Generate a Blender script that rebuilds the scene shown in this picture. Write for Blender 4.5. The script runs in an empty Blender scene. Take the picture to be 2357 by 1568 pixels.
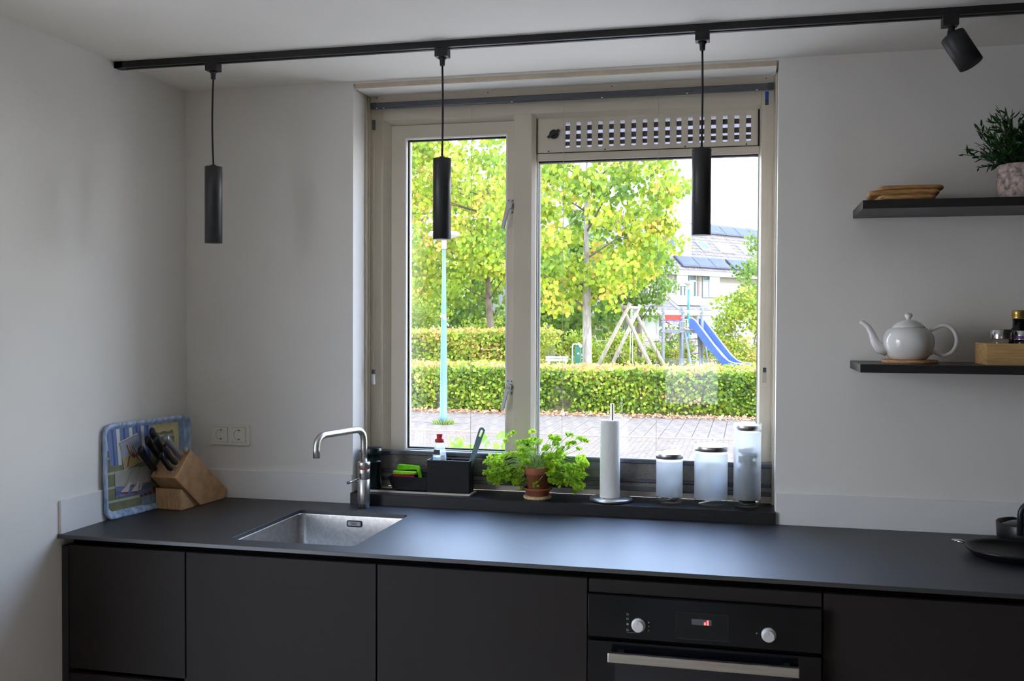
import bpy, math, random
import numpy as np
from mathutils import Vector, Matrix
from mathutils.geometry import tessellate_polygon
R = math.radians
rng = np.random.default_rng(7)
random.seed(7)
SC = bpy.context.scene
COL = SC.collection

# ------------------------------------------------------------------ camera, sky, sun, exposure
cam_d = bpy.data.cameras.new('camera')
cam_d.sensor_width = 36.0
cam_d.lens = 36.0 * 2271.66 / 2357
cam_d.clip_start, cam_d.clip_end = 0.05, 400
cam = bpy.data.objects.new('camera', cam_d)
COL.objects.link(cam)
yaw, pitch, roll = -0.23371, -0.01839, 0.00407
fw = Vector((math.sin(yaw) * math.cos(pitch), math.cos(yaw) * math.cos(pitch), math.sin(pitch)))
rt = Vector((math.cos(yaw), -math.sin(yaw), 0))
up = rt.cross(fw)
r2 = rt * math.cos(roll) + up * math.sin(roll)
u2 = up * math.cos(roll) - rt * math.sin(roll)
m = Matrix((r2, u2, -fw)).transposed().to_4x4()
m.translation = Vector((1.60748, -2.5998, 1.56865))
cam.matrix_world = m
SC.camera = cam

SC.view_settings.view_transform = 'Standard'
SC.view_settings.look = 'None'
SC.view_settings.gamma = 1.0
SC.view_settings.use_curve_mapping = False
SC.view_settings.exposure = 1.37
SC.cycles.max_bounces = 12
SC.cycles.diffuse_bounces = 6
SC.cycles.transparent_max_bounces = 16
SC.cycles.sample_clamp_indirect = 6.0
SC.cycles.use_denoising = True

SKY = 4.3
world = bpy.data.worlds.new('hazy_sky')
SC.world = world
world.use_nodes = True
nt = world.node_tree
nt.nodes.clear()
wo = nt.nodes.new('ShaderNodeOutputWorld')
bg = nt.nodes.new('ShaderNodeBackground')
tc = nt.nodes.new('ShaderNodeTexCoord')
sx = nt.nodes.new('ShaderNodeSeparateXYZ')
rmp = nt.nodes.new('ShaderNodeValToRGB')
e = rmp.color_ramp.elements
e[0].position, e[0].color = 0.10, (0.93, 0.95, 1.0, 1)
e[1].position, e[1].color = 0.80, (0.36, 0.54, 1.0, 1)
e2 = e.new(0.32)
e2.color = (0.58, 0.745, 1.0, 1)
nt.links.new(tc.outputs['Generated'], sx.inputs[0])
nt.links.new(sx.outputs[2], rmp.inputs[0])
nt.links.new(rmp.outputs[0], bg.inputs[0])
bg.inputs[1].default_value = SKY
nt.links.new(bg.outputs[0], wo.inputs[0])

sun_d = bpy.data.lights.new('sun', 'SUN')
sun_d.energy = 2.4
sun_d.angle = R(4)
sun_d.color = (1.0, 0.94, 0.84)
sun = bpy.data.objects.new('sun', sun_d)
COL.objects.link(sun)
sun.rotation_euler = Vector((-0.72, 0.34, -0.66)).to_track_quat('-Z', 'Y').to_euler()


# ------------------------------------------------------------------ helpers
class B:
    """collects geometry; obj() links it as one mesh object"""
    def __init__(s):
        s.v, s.f, s.m, s.sm = [], [], [], []

    def add(s, vs, fs, mi=0, smooth=False):
        o = len(s.v)
        s.v += [tuple(p) for p in vs]
        for f in fs:
            s.f.append([o + i for i in f]); s.m.append(mi); s.sm.append(smooth)
        return s

    def box(s, x0, x1, y0, y1, z0, z1, mi=0, T=None):
        vs = [Vector((x, y, z)) for z in (z0, z1) for y in (y0, y1) for x in (x0, x1)]
        if T is not None: vs = [T @ p for p in vs]
        return s.add(vs, [(0, 2, 3, 1), (4, 5, 7, 6), (0, 1, 5, 4), (2, 6, 7, 3), (0, 4, 6, 2), (1, 3, 7, 5)], mi)

    def prism(s, poly, axis, a, b, mi=0, T=None):
        """poly of 2-D points extruded along axis ('x': pts are y,z; 'y': x,z; 'z': x,y)"""
        n = len(poly)
        def mk(p, t):
            return {'x': (t, p[0], p[1]), 'y': (p[0], t, p[1]), 'z': (p[0], p[1], t)}[axis]
        vs = [Vector(mk(p, a)) for p in poly] + [Vector(mk(p, b)) for p in poly]
        if T is not None: vs = [T @ p for p in vs]
        fs = [tuple(range(n))[::-1], tuple(range(n, 2 * n))]
        fs += [(i, (i + 1) % n, n + (i + 1) % n, n + i) for i in range(n)]
        return s.add(vs, fs, mi)

    def lathe(s, prof, c=(0, 0, 0), seg=32, mi=0, T=None, cap=True):
        """profile [(r,z),...] about a vertical axis at c"""
        vs, fs = [], []
        for r, z in prof:
            for k in range(seg):
                a = 2 * math.pi * k / seg
                vs.append(Vector((c[0] + r * math.cos(a), c[1] + r * math.sin(a), c[2] + z)))
        if T is not None: vs = [T @ p for p in vs]
        for i in range(len(prof) - 1):
            for k in range(seg):
                k2 = (k + 1) % seg
                fs.append((i * seg + k, i * seg + k2, (i + 1) * seg + k2, (i + 1) * seg + k))
        s.add(vs, fs, mi, True)
        if cap:
            o = len(s.v) - len(vs)
            for i, rev in ((0, True), (len(prof) - 1, False)):
                if prof[i][0] > 1e-6:
                    f = [o + i * seg + k for k in range(seg)]
                    s.f.append(f[::-1] if rev else f); s.m.append(mi); s.sm.append(False)
        return s

    def tube(s, pts, r, seg=12, mi=0, T=None, flat=1.0):
        """round tube through pts; r a number or a list"""
        pts = [Vector(p) for p in pts]
        n = len(pts)
        rs = r if isinstance(r, (list, tuple)) else [r] * n
        vs, fs = [], []
        d0 = (pts[1] - pts[0]).normalized()
        ref = Vector((0, 0, 1)) if abs(d0.z) < 0.9 else Vector((1, 0, 0))
        x = d0.cross(ref).normalized()
        for i, p in enumerate(pts):
            d = (pts[min(i + 1, n - 1)] - pts[max(i - 1, 0)]).normalized()
            x = (x - d * x.dot(d)).normalized()
            y = d.cross(x)
            for k in range(seg):
                a = 2 * math.pi * k / seg
                vs.append(p + x * (rs[i] * math.cos(a)) + y * (rs[i] * flat * math.sin(a)))
        if T is not None: vs = [T @ p for p in vs]
        for i in range(n - 1):
            for k in range(seg):
                k2 = (k + 1) % seg
                fs.append((i * seg + k, i * seg + k2, (i + 1) * seg + k2, (i + 1) * seg + k))
        s.add(vs, fs, mi, True)
        o = len(s.v) - len(vs)
        s.f.append([o + k for k in range(seg)][::-1]); s.m.append(mi); s.sm.append(False)
        s.f.append([o + (n - 1) * seg + k for k in range(seg)]); s.m.append(mi); s.sm.append(False)
        return s

    def plate(s, outer, holes, axis, a, b, mi=0):
        """flat plate with holes"""
        loops = [outer] + holes
        ptsl = [[Vector((p[0], p[1], 0)) for p in l] for l in loops]
        tris = tessellate_polygon(ptsl)
        flat = [p for l in loops for p in l]
        n = len(flat)
        def mk(p, t):
            return {'x': (t, p[0], p[1]), 'y': (p[0], t, p[1]), 'z': (p[0], p[1], t)}[axis]
        vs = [mk(p, a) for p in flat] + [mk(p, b) for p in flat]
        fs = [tuple(t) for t in tris] + [tuple(n + i for i in t)[::-1] for t in tris]
        o = 0
        for l in loops:
            k = len(l)
            fs += [(o + i, o + (i + 1) % k, n + o + (i + 1) % k, n + o + i) for i in range(k)]
            o += k
        return s.add(vs, fs, mi)

    def parts(s, name, mats, parent, **kw):
        """every separate piece becomes an object of its own"""
        par = list(range(len(s.v)))
        def find(i):
            while par[i] != i: par[i] = par[par[i]]; i = par[i]
            return i
        for f in s.f:
            for i in f[1:]: par[find(i)] = find(f[0])
        groups = {}
        for k, f in enumerate(s.f): groups.setdefault(find(f[0]), []).append(k)
        out = []
        for ks in groups.values():
            q = B(); mp = {}
            for k in ks:
                nf = []
                for i in s.f[k]:
                    if i not in mp: mp[i] = len(q.v); q.v.append(s.v[i])
                    nf.append(mp[i])
                q.f.append(nf); q.m.append(s.m[k]); q.sm.append(s.sm[k])
            out.append(q.obj(name, mats, parent, **kw))
        return out

    def obj(s, name, mats, parent=None, bevel=0.0, seg=2, solid=0.0, kind=None, label=None, T=None):
        import bmesh
        me = bpy.data.meshes.new(name)
        off = Vector((0, 0, 0))
        if parent is not None and '_o' in parent: off = Vector(parent['_o'])
        vs = [Vector(p) - off for p in s.v] if T is None else [T @ (Vector(p) - off) for p in s.v]
        me.from_pydata(vs, [], s.f)
        for mt in (mats if isinstance(mats, (list, tuple)) else [mats]): me.materials.append(mt)
        me.polygons.foreach_set('material_index', s.m)
        me.polygons.foreach_set('use_smooth', s.sm)
        bm = bmesh.new(); bm.from_mesh(me)
        bmesh.ops.recalc_face_normals(bm, faces=bm.faces)
        bm.to_mesh(me); bm.free()
        o = bpy.data.objects.new(name, me)
        COL.objects.link(o)
        if parent is not None:
            o.parent = parent
            if '_o' in parent: o['_o'] = parent['_o']
        if solid:
            md = o.modifiers.new('thick', 'SOLIDIFY'); md.thickness = solid; md.offset = 0
        if bevel:
            md = o.modifiers.new('bevel', 'BEVEL'); md.width = bevel; md.segments = seg
            md.limit_method = 'ANGLE'; md.angle_limit = R(40)
            md.harden_normals = False
        if kind: o['kind'] = kind
        if label: o['label'] = label
        return o


def tag(o, label, cat, group=None):
    o['label'] = label; o['category'] = cat
    if group: o['group'] = group
    return o


def thing(name, label, cat, loc=(0, 0, 0), group=None, rot=None):
    """an Empty at the base; parts are given in world coordinates unless rot is set (then local)"""
    o = bpy.data.objects.new(name, None)
    COL.objects.link(o)
    o.location = loc
    o.empty_display_size = 0.05
    if rot is None: o['_o'] = tuple(loc)
    else:
        o['_o'] = (0.0, 0.0, 0.0); o.rotation_euler = rot
    return tag(o, label, cat, group)


def struct(name, loc=(0, 0, 0), rot=None):
    o = bpy.data.objects.new(name, None)
    COL.objects.link(o)
    o.location = loc
    o['_o'] = tuple(loc) if rot is None else (0.0, 0.0, 0.0)
    if rot is not None: o.rotation_euler = rot
    o['kind'] = 'structure'
    return o


def copy_tree(o, parent=None):
    c = o.copy(); COL.objects.link(c)
    if parent is not None: c.parent = parent
    for ch in list(o.children): copy_tree(ch, c)
    return c


def rrect(x0, x1, y0, y1, r, n=5):
    p = []
    for cx, cy, a0 in ((x1 - r, y0 + r, -90), (x1 - r, y1 - r, 0), (x0 + r, y1 - r, 90), (x0 + r, y0 + r, 180)):
        for k in range(n + 1):
            a = R(a0 + 90 * k / n)
            p.append((cx + r * math.cos(a), cy + r * math.sin(a)))
    return p


def circ(cx, cy, r, n=16):
    return [(cx + r * math.cos(2 * math.pi * k / n), cy + r * math.sin(2 * math.pi * k / n)) for k in range(n)]


def arc_pts(corner, p_in, p_out, r, n=6):
    """fillet points at a corner between two directions"""
    c = Vector(corner); a = (Vector(p_in) - c).normalized(); b = (Vector(p_out) - c).normalized()
    A = c + a * r; Bp = c + b * r
    out = []
    for k in range(n + 1):
        t = k / n
        out.append((1 - t) ** 2 * A + 2 * t * (1 - t) * c + t * t * Bp)
    return out


# ------------------------------------------------------------------ materials
def M(name, col, rough=0.5, metal=0.0, spec=0.5, nz=None, bump=None, coat=0.0, emit=None, scale=(1, 1, 1), trans=0.0, ior=1.45, col2=None, aniso=0):
    mt = bpy.data.materials.new(name)
    mt.use_nodes = True
    n = mt.node_tree.nodes; L = mt.node_tree.links
    p = n['Principled BSDF']
    p.inputs['Base Color'].default_value = (*col, 1)
    p.inputs['Roughness'].default_value = rough
    p.inputs['Metallic'].default_value = metal
    p.inputs['Specular IOR Level'].default_value = spec
    p.inputs['Coat Weight'].default_value = coat
    p.inputs['Transmission Weight'].default_value = trans
    p.inputs['IOR'].default_value = ior
    if emit:
        p.inputs['Emission Color'].default_value = (*emit[0], 1)
        p.inputs['Emission Strength'].default_value = emit[1]
    t = n.new('ShaderNodeTexCoord'); mp = n.new('ShaderNodeMapping')
    mp.inputs['Scale'].default_value = scale
    L.new(t.outputs['Object'], mp.inputs[0])
    nzs = nz or (8.0, 0.06)
    tx = n.new('ShaderNodeTexNoise')
    tx.inputs['Scale'].default_value = nzs[0]; tx.inputs['Detail'].default_value = 4
    L.new(mp.outputs[0], tx.inputs['Vector'])
    rp = n.new('ShaderNodeValToRGB')
    a = nzs[1]
    c2 = col2 if col2 else tuple(min(1, c * (1 + a)) for c in col)
    c1 = tuple(c * (1 - a) for c in col)
    rp.color_ramp.elements[0].position = 0.35; rp.color_ramp.elements[0].color = (*c1, 1)
    rp.color_ramp.elements[1].position = 0.65; rp.color_ramp.elements[1].color = (*c2, 1)
    L.new(tx.outputs[0], rp.inputs[0]); L.new(rp.outputs[0], p.inputs['Base Color'])
    if bump:
        bt = n.new('ShaderNodeTexNoise'); bt.inputs['Scale'].default_value = bump[0]; bt.inputs['Detail'].default_value = 5
        L.new(mp.outputs[0], bt.inputs['Vector'])
        bp = n.new('ShaderNodeBump'); bp.inputs['Strength'].default_value = bump[1]; bp.inputs['Distance'].default_value = bump[2] if len(bump) > 2 else 0.002
        L.new(bt.outputs[0], bp.inputs['Height']); L.new(bp.outputs[0], p.inputs['Normal'])
    return mt


def schlick(n, L, f0=0.04):
    g = n.new('ShaderNodeNewGeometry')
    d = n.new('ShaderNodeVectorMath'); d.operation = 'DOT_PRODUCT'
    L.new(g.outputs['Incoming'], d.inputs[0]); L.new(g.outputs['Normal'], d.inputs[1])
    ab = n.new('ShaderNodeMath'); ab.operation = 'ABSOLUTE'; L.new(d.outputs['Value'], ab.inputs[0])
    om = n.new('ShaderNodeMath'); om.operation = 'SUBTRACT'; om.inputs[0].default_value = 1; L.new(ab.outputs[0], om.inputs[1])
    pw = n.new('ShaderNodeMath'); pw.operation = 'POWER'; pw.inputs[1].default_value = 5; L.new(om.outputs[0], pw.inputs[0])
    ma = n.new('ShaderNodeMath'); ma.operation = 'MULTIPLY_ADD'; ma.inputs[1].default_value = 1 - f0; ma.inputs[2].default_value = f0
    L.new(pw.outputs[0], ma.inputs[0])
    return ma.outputs[0]


def glass(name, tint=(1, 1, 1), f0=0.04, rough=0.0):
    """thin clear glass: transparent with a Schlick mirror on top"""
    mt = bpy.data.materials.new(name); mt.use_nodes = True
    n = mt.node_tree.nodes; L = mt.node_tree.links
    n.clear()
    o = n.new('ShaderNodeOutputMaterial'); mx = n.new('ShaderNodeMixShader')
    tr = n.new('ShaderNodeBsdfTransparent'); tr.inputs[0].default_value = (*tint, 1)
    gl = n.new('ShaderNodeBsdfGlossy'); gl.inputs['Roughness'].default_value = rough
    L.new(schlick(n, L, f0), mx.inputs[0]); L.new(tr.outputs[0], mx.inputs[1]); L.new(gl.outputs[0], mx.inputs[2])
    L.new(mx.outputs[0], o.inputs[0])
    return mt


def frosted(name, col=(0.86, 0.91, 0.97), clear=0.3):
    mt = bpy.data.materials.new(name); mt.use_nodes = True
    n = mt.node_tree.nodes; L = mt.node_tree.links
    n.clear()
    o = n.new('ShaderNodeOutputMaterial')
    tr = n.new('ShaderNodeBsdfTransparent'); tl = n.new('ShaderNodeBsdfTranslucent'); df = n.new('ShaderNodeBsdfDiffuse'); gl = n.new('ShaderNodeBsdfGlossy')
    gl.inputs['Roughness'].default_value = 0.35
    for x in (tl, df): x.inputs[0].default_value = (*col, 1)
    nz = n.new('ShaderNodeTexNoise'); nz.inputs['Scale'].default_value = 900
    m1 = n.new('ShaderNodeMixShader'); m1.inputs[0].default_value = 0.12
    m2 = n.new('ShaderNodeMixShader'); m2.inputs[0].default_value = clear
    m3 = n.new('ShaderNodeMixShader')
    L.new(tl.outputs[0], m1.inputs[1]); L.new(df.outputs[0], m1.inputs[2])
    L.new(m1.outputs[0], m2.inputs[1]); L.new(tr.outputs[0], m2.inputs[2])
    L.new(schlick(n, L, 0.03), m3.inputs[0]); L.new(m2.outputs[0], m3.inputs[1]); L.new(gl.outputs[0], m3.inputs[2])
    L.new(m3.outputs[0], o.inputs[0])
    return mt


def leafmat(name, stops, transl=0.45, rough=0.45):
    """leaf colour chosen per leaf by the face attribute tint"""
    mt = bpy.data.materials.new(name); mt.use_nodes = True
    n = mt.node_tree.nodes; L = mt.node_tree.links
    p = n['Principled BSDF']; p.inputs['Roughness'].default_value = rough; p.inputs['Specular IOR Level'].default_value = 0.18
    at = n.new('ShaderNodeAttribute'); at.attribute_name = 'tint'
    rp = n.new('ShaderNodeValToRGB')
    el = rp.color_ramp.elements
    el[0].position, el[0].color = stops[0][0], (*stops[0][1], 1)
    el[1].position, el[1].color = stops[-1][0], (*stops[-1][1], 1)
    for pos, c in stops[1:-1]:
        q = el.new(pos); q.color = (*c, 1)
    L.new(at.outputs['Fac'], rp.inputs[0]); L.new(rp.outputs[0], p.inputs['Base Color'])
    tl = n.new('ShaderNodeBsdfTranslucent'); L.new(rp.outputs[0], tl.inputs[0])
    mx = n.new('ShaderNodeMixShader'); mx.inputs[0].default_value = transl
    L.new(p.outputs[0], mx.inputs[1]); L.new(tl.outputs[0], mx.inputs[2])
    L.new(mx.outputs[0], n['Material Output'].inputs[0])
    return mt


def brushed(name, col, rough, axis=2, s=260):
    sc = [s, s, s]; sc[axis] = 6
    return M(name, col, rough, 1.0, nz=(1.0, 0.10), bump=(1.0, 0.12, 0.0006), scale=tuple(sc))


WALL = M('white_wall_paint', (0.83, 0.80, 0.75), 0.85, nz=(3, 0.015), bump=(260, 0.06, 0.001), spec=0.25)
CEIL = M('white_ceiling_paint', (0.83, 0.79, 0.715), 0.9, nz=(3, 0.01), bump=(200, 0.05, 0.001), spec=0.2)
PLINTH = M('white_upstand_laminate', (0.80, 0.79, 0.78), 0.5, nz=(5, 0.01))
CREAM = M('cream_window_paint', (0.62, 0.55, 0.435), 0.42, nz=(6, 0.03), bump=(40, 0.03, 0.001))
BEIGE = M('raw_board_edge', (0.60, 0.50, 0.37), 0.7, nz=(20, 0.08))
WHITEBEAD = M('white_glazing_bead', (0.82, 0.82, 0.80), 0.4)
GASKET = M('black_rubber_gasket', (0.02, 0.02, 0.02), 0.7)
BLACK = M('matt_black_metal', (0.014, 0.014, 0.015), 0.45, nz=(60, 0.1), bump=(700, 0.05, 0.0004))
BLACKP = M('satin_black_lamp', (0.026, 0.028, 0.028), 0.42, nz=(60, 0.1), bump=(900, 0.06, 0.0004))
WORKTOP = M('black_worktop_laminate', (0.008, 0.0085, 0.0105), 0.50, nz=(350, 0.35), bump=(480, 0.03, 0.0003), spec=1.0, ior=1.6)
SILLM = M('black_sill_laminate', (0.014, 0.014, 0.016), 0.42, nz=(300, 0.3), bump=(480, 0.03, 0.0003))
FRONT = M('anthracite_cabinet_front', (0.024, 0.0195, 0.0175), 0.68, nz=(400, 0.10), bump=(900, 0.02, 0.0002), spec=0.18)
PANELD = M('dark_end_panel', (0.020, 0.019, 0.019), 0.55, nz=(300, 0.1))
CARC = M('dark_carcass_board', (0.02, 0.02, 0.02), 0.7)
PROFILE = M('black_grip_profile', (0.003, 0.003, 0.0035), 0.8, spec=.05)
STEEL = brushed('brushed_steel', (0.68, 0.65, 0.61), 0.36, 2)
STEELX = brushed('brushed_steel_handle', (0.62, 0.59, 0.55), 0.33, 0)
SINKM = M('satin_steel_bowl', (0.56, 0.54, 0.52), 0.30, 1.0, nz=(90, 0.10), bump=(160, 0.10, 0.0006))
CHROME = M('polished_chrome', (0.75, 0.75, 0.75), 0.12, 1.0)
DARKGREY = M('dark_overflow_ring', (0.03, 0.03, 0.03), 0.4)
REDRING = M('red_ring', (0.75, 0.08, 0.04), 0.4)
SHELF = M('black_shelf_board', (0.018, 0.018, 0.020), 0.42, nz=(200, 0.2))
TEAPOT = M('white_glazed_ceramic', (0.80, 0.79, 0.76), 0.10, nz=(5, 0.01), coat=0.4)
CORK = M('cork', (0.52, 0.28, 0.13), 0.8, nz=(120, 0.30), bump=(150, 0.3, 0.001))
CORKL = M('pale_cork', (0.62, 0.45, 0.25), 0.85, nz=(140, 0.25), bump=(160, 0.3, 0.001))
BOARD = M('oiled_brown_wood', (0.44, 0.235, 0.085), 0.5, nz=(14, 0.35), scale=(2, 14, 14), bump=(30, 0.15, 0.001))
BEECH = M('beech_wood', (0.56, 0.335, 0.165), 0.5, nz=(9, 0.16), scale=(18, 3, 3), bump=(60, 0.08, 0.0006))
BAMBOO = M('bamboo_box_wood', (0.55, 0.34, 0.14), 0.5, nz=(6, 0.18), scale=(2, 8, 30))
TERRAZZO = M('speckled_pot_stone', (0.50, 0.40, 0.36), 0.7, nz=(70, 0.55), bump=(80, 0.2, 0.001))
SOIL = M('dark_potting_soil', (0.03, 0.022, 0.015), 0.95, bump=(120, 0.8, 0.006))
TERRA = M('terracotta', (0.30, 0.095, 0.045), 0.8, nz=(25, 0.20), bump=(120, 0.15, 0.0008))
IVORY = M('ivory_socket_plastic', (0.84, 0.82, 0.72), 0.35)
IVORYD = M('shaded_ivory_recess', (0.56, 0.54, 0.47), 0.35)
HOLE = M('dark_socket_hole', (0.015, 0.015, 0.015), 0.6)
PINM = M('socket_contact', (0.55, 0.5, 0.4), 0.3, 1.0)
KNIFE = M('black_knife_handle', (0.012, 0.012, 0.014), 0.28)
GREYST = M('grey_steel_handle', (0.30, 0.30, 0.31), 0.30, 0.7)
CLEARG = glass('clear_glass', (0.97, 0.99, 0.98), 0.05)
GREENG = glass('jar_glass', (0.985, 0.993, 0.99), 0.035)
PANE = glass('window_glass', (0.98, 0.985, 0.985), 0.04)
FROST = frosted('frosted_jar_glass', (0.96, 0.97, 0.99), 0.36)
PAPER = M('white_kitchen_paper', (0.84, 0.83, 0.81), 0.95, nz=(10, 0.02), spec=0.1)
CREAMT = M('cream_tray_rim', (0.66, 0.62, 0.53), 0.4)
CADDY = M('black_caddy_plastic', (0.010, 0.009, 0.010), 0.55, nz=(300, 0.2), bump=(500, 0.04, 0.0004), spec=.3)
RIMC = M('grey_caddy_edge', (0.22, 0.23, 0.25), 0.4)  # rim strip in a lighter grey than the black body
GREEN = M('lime_green_sponge', (0.36, 0.72, 0.02), 0.85, nz=(90, 0.15), bump=(160, 0.4, 0.002))
GREENC = M('bright_green_cloth', (0.22, 0.72, 0.01), 0.9, nz=(60, 0.1), bump=(240, 0.4, 0.001))
CERISE = M('red_scourer', (0.42, 0.02, 0.09), 0.95, nz=(200, 0.3), bump=(260, 0.8, 0.003))
REDCAP = M('red_bottle_cap', (0.62, 0.03, 0.04), 0.35)
SOAPB = frosted('pale_blue_soap', (0.60, 0.78, 0.88), 0.45)
LABELD = M('dark_bottle_label', (0.06, 0.07, 0.11), 0.4)
LABELW = M('pale_bottle_label', (0.75, 0.80, 0.82), 0.4)
BRUSH = M('grey_teal_brush_handle', (0.12, 0.20, 0.22), 0.4)
DISPN = M('black_green_soap_canister', (0.010, 0.016, 0.017), 0.22)
BLINDR = M('dark_grey_blind_rail', (0.085, 0.09, 0.098), 0.35, nz=(200, 0.1))
SLAT = M('grey_brown_blind_fabric', (0.40, 0.37, 0.345), 0.7, nz=(120, 0.15))
CORD = M('pale_blind_cord', (0.60, 0.52, 0.42), 0.8)
GRIPD = M('dark_cord_grip', (0.05, 0.055, 0.055), 0.4)
GRIPB = M('blue_cord_grip', (0.01, 0.07, 0.36), 0.35)
GRIPC = glass('clear_cord_grip', (0.93, 0.93, 0.95), 0.12)
VENTBAR = M('brown_vent_bar', (0.105, 0.085, 0.07), 0.6)
MESHW = frosted('white_insect_mesh', (0.36, 0.35, 0.375), 0.08)
ALU = M('satin_alu_handle', (0.50, 0.49, 0.46), 0.4, 0.5)
OVENB = M('black_oven_glass', (0.004, 0.005, 0.007), 0.05, nz=(20, 0.2))
OVENW = M('oven_door_window', (0.010, 0.012, 0.018), 0.05, coat=0.5)
DISPLAY = M('oven_display_glass', (0.008, 0.009, 0.010), 0.12)
LCD = M('grey_lcd_strip', (0.10, 0.10, 0.11), 0.4)
REDLED = M('red_display_digit', (0.9, 0.05, 0.05), 0.4, emit=((1.0, 0.06, 0.05), 2.2))
ICON = M('grey_oven_icon', (0.25, 0.25, 0.25), 0.5)
KNOBW = M('silver_oven_knob', (0.66, 0.65, 0.62), 0.35, 0.2)
FLOORM = M('warm_oak_floor', (0.46, 0.34, 0.22), 0.5, nz=(4, 0.12), scale=(1, 6, 1))
LIDM = M('silver_jar_lid', (0.62, 0.60, 0.58), 0.15, 1.0)
SPICE = M('brown_spice', (0.20, 0.12, 0.08), 0.8, nz=(90, 0.4))
GOLD = M('gold_bottle_cap', (0.55, 0.38, 0.10), 0.3, 0.8)
DARKB = M('black_bottle_glass', (0.004, 0.004, 0.004), 0.1)
PURPLE = M('purple_jar_band', (0.12, 0.05, 0.22), 0.5)
CASTI = M('black_cast_iron', (0.008, 0.008, 0.009), 0.35, bump=(200, 0.2, 0.0006))
CHARC = M('charcoal_pan_handle', (0.02, 0.026, 0.03), 0.3)


def leaf_mesh(name, pos, dirs, nors, size, tint, mat, width=0.8, cup=0.15, parent=None, kind='stuff', shape='round'):
    """many leaves as one mesh; arrays (N,3),(N,3),(N,3),(N,),(N,)"""
    pos, dirs, nors = [np.asarray(a, float) for a in (pos, dirs, nors)]
    size = np.asarray(size, float)[:, None]
    N = len(pos)
    d = dirs / np.linalg.norm(dirs, axis=1, keepdims=True)
    n = nors - d * np.sum(nors * d, axis=1, keepdims=True)
    n /= np.linalg.norm(n, axis=1, keepdims=True) + 1e-9
    w = np.cross(d, n)
    if shape == 'round': prof = [(0, 0), (.40, .18), (.46, .55), (.05, 1.0), (-.46, .55), (-.40, .18)]
    elif shape == 'blade': prof = [(0, 0), (.5, .3), (.4, .7), (0, 1.0), (-.4, .7), (-.5, .3)]
    else: prof = [(0, 0), (.22, .25), (.5, .6), (0, 1.0), (-.5, .6), (-.22, .25)]
    V = np.empty((N, 6, 3))
    for i, (a, b) in enumerate(prof):
        lift = cup * (1 if a else 0) * abs(a) * 2
        V[:, i] = pos + size * (w * (a * width) + d * b + n * lift * 0.5)
    V = V.reshape(-1, 3)
    if parent is not None: V = V - np.array(parent['_o'])
    base = np.arange(N)[:, None] * 6
    Fq = np.concatenate([base + np.array([0, 1, 2, 3]), base + np.array([0, 3, 4, 5])], axis=1).reshape(-1, 4)
    me = bpy.data.meshes.new(name)
    me.vertices.add(len(V)); me.vertices.foreach_set('co', V.ravel())
    me.loops.add(Fq.size); me.loops.foreach_set('vertex_index', Fq.ravel().astype(np.int32))
    me.polygons.add(len(Fq)); me.polygons.foreach_set('loop_start', np.arange(0, Fq.size, 4, dtype=np.int32))
    me.update(calc_edges=True)
    at = me.attributes.new('tint', 'FLOAT', 'FACE')
    at.data.foreach_set('value', np.repeat(np.asarray(tint, np.float32), 2))
    me.materials.append(mat)
    o = bpy.data.objects.new(name, me); COL.objects.link(o)
    if parent is not None:
        o.parent = parent; o['_o'] = parent['_o']
    if kind: o['kind'] = kind
    return o


def rdir(N): 
    v = rng.normal(size=(N, 3)); return v / np.linalg.norm(v, axis=1, keepdims=True)

# ------------------------------------------------------------------ the room
XL, YB, ZC = -0.4216, 0.6918, 2.4193         # left wall, window wall, ceiling
XR, YR = 4.3, -5.2                            # right wall, rear wall
WX0, WX1 = 0.2408, 1.7001                     # window reveal

def wall(name, b, mt): 
    o = b.obj(name, mt); o['kind'] = 'structure'; return o

b = B()
b.box(XL - .2, WX0, YB, 0.99, -0.6, ZC + .3)
b.box(WX1, XR + .2, YB, 0.99, -0.6, ZC + .3)
b.box(WX0, WX1, YB, 0.99, -0.6, 0.919)
b.box(WX0, WX1, YB, 0.99, 2.4126, ZC + .3)
wall('wall_back', b, WALL)
b = B()
LO = (-2.05, -.66); LZ0, LZ1 = 0.05, 2.30       # glazed doors in the left wall, behind the camera
b.box(XL - .2, XL, LO[1], YB, -.1, ZC + .3); b.box(XL - .2, XL, YR - .2, LO[0], -.1, ZC + .3)
b.box(XL - .2, XL, LO[0], LO[1], -.1, LZ0); b.box(XL - .2, XL, LO[0], LO[1], LZ1, ZC + .3)
wall('wall_left', b, WALL)
w = struct('window_3', (XL - .1, LO[0], LZ0))
f = B()
for y in (LO[0], LO[1] - .08): f.box(XL - .13, XL - .07, y, y + .08, LZ0, LZ1)
f.box(XL - .13, XL - .07, LO[0] + .08, LO[1] - .08, LZ0, LZ0 + .08); f.box(XL - .13, XL - .07, LO[0] + .08, LO[1] - .08, LZ1 - .08, LZ1)
f.obj('window_frame', CREAM, w)
B().box(XL - .105, XL - .095, LO[0] + .08, LO[1] - .08, LZ0 + .08, LZ1 - .08).obj('pane', PANE, w)
XC = 2.56                                      # unseen dark cupboard run added to dim the right side; worktop ends here
o = B().box(XR, XR + .2, YR - .2, YB, -.1, ZC + .3).box(XC, XR, -2.2, YB, -.1, ZC + .0, mi=1).obj('wall_right', [WALL, FRONT]); o['kind'] = 'structure'
b = B()
RO = [(0.78, 1.40)]
zb0, zb1 = 0.72, 1.30
a, c = RO[0]
b.box(XL, a, YR - .2, YR, 0, ZC); b.box(c, XR, YR - .2, YR, 0, ZC)
b.box(a, c, YR - .2, YR, 0, zb0); b.box(a, c, YR - .2, YR, zb1, ZC)
wall('wall_rear', b, WALL)
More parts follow.
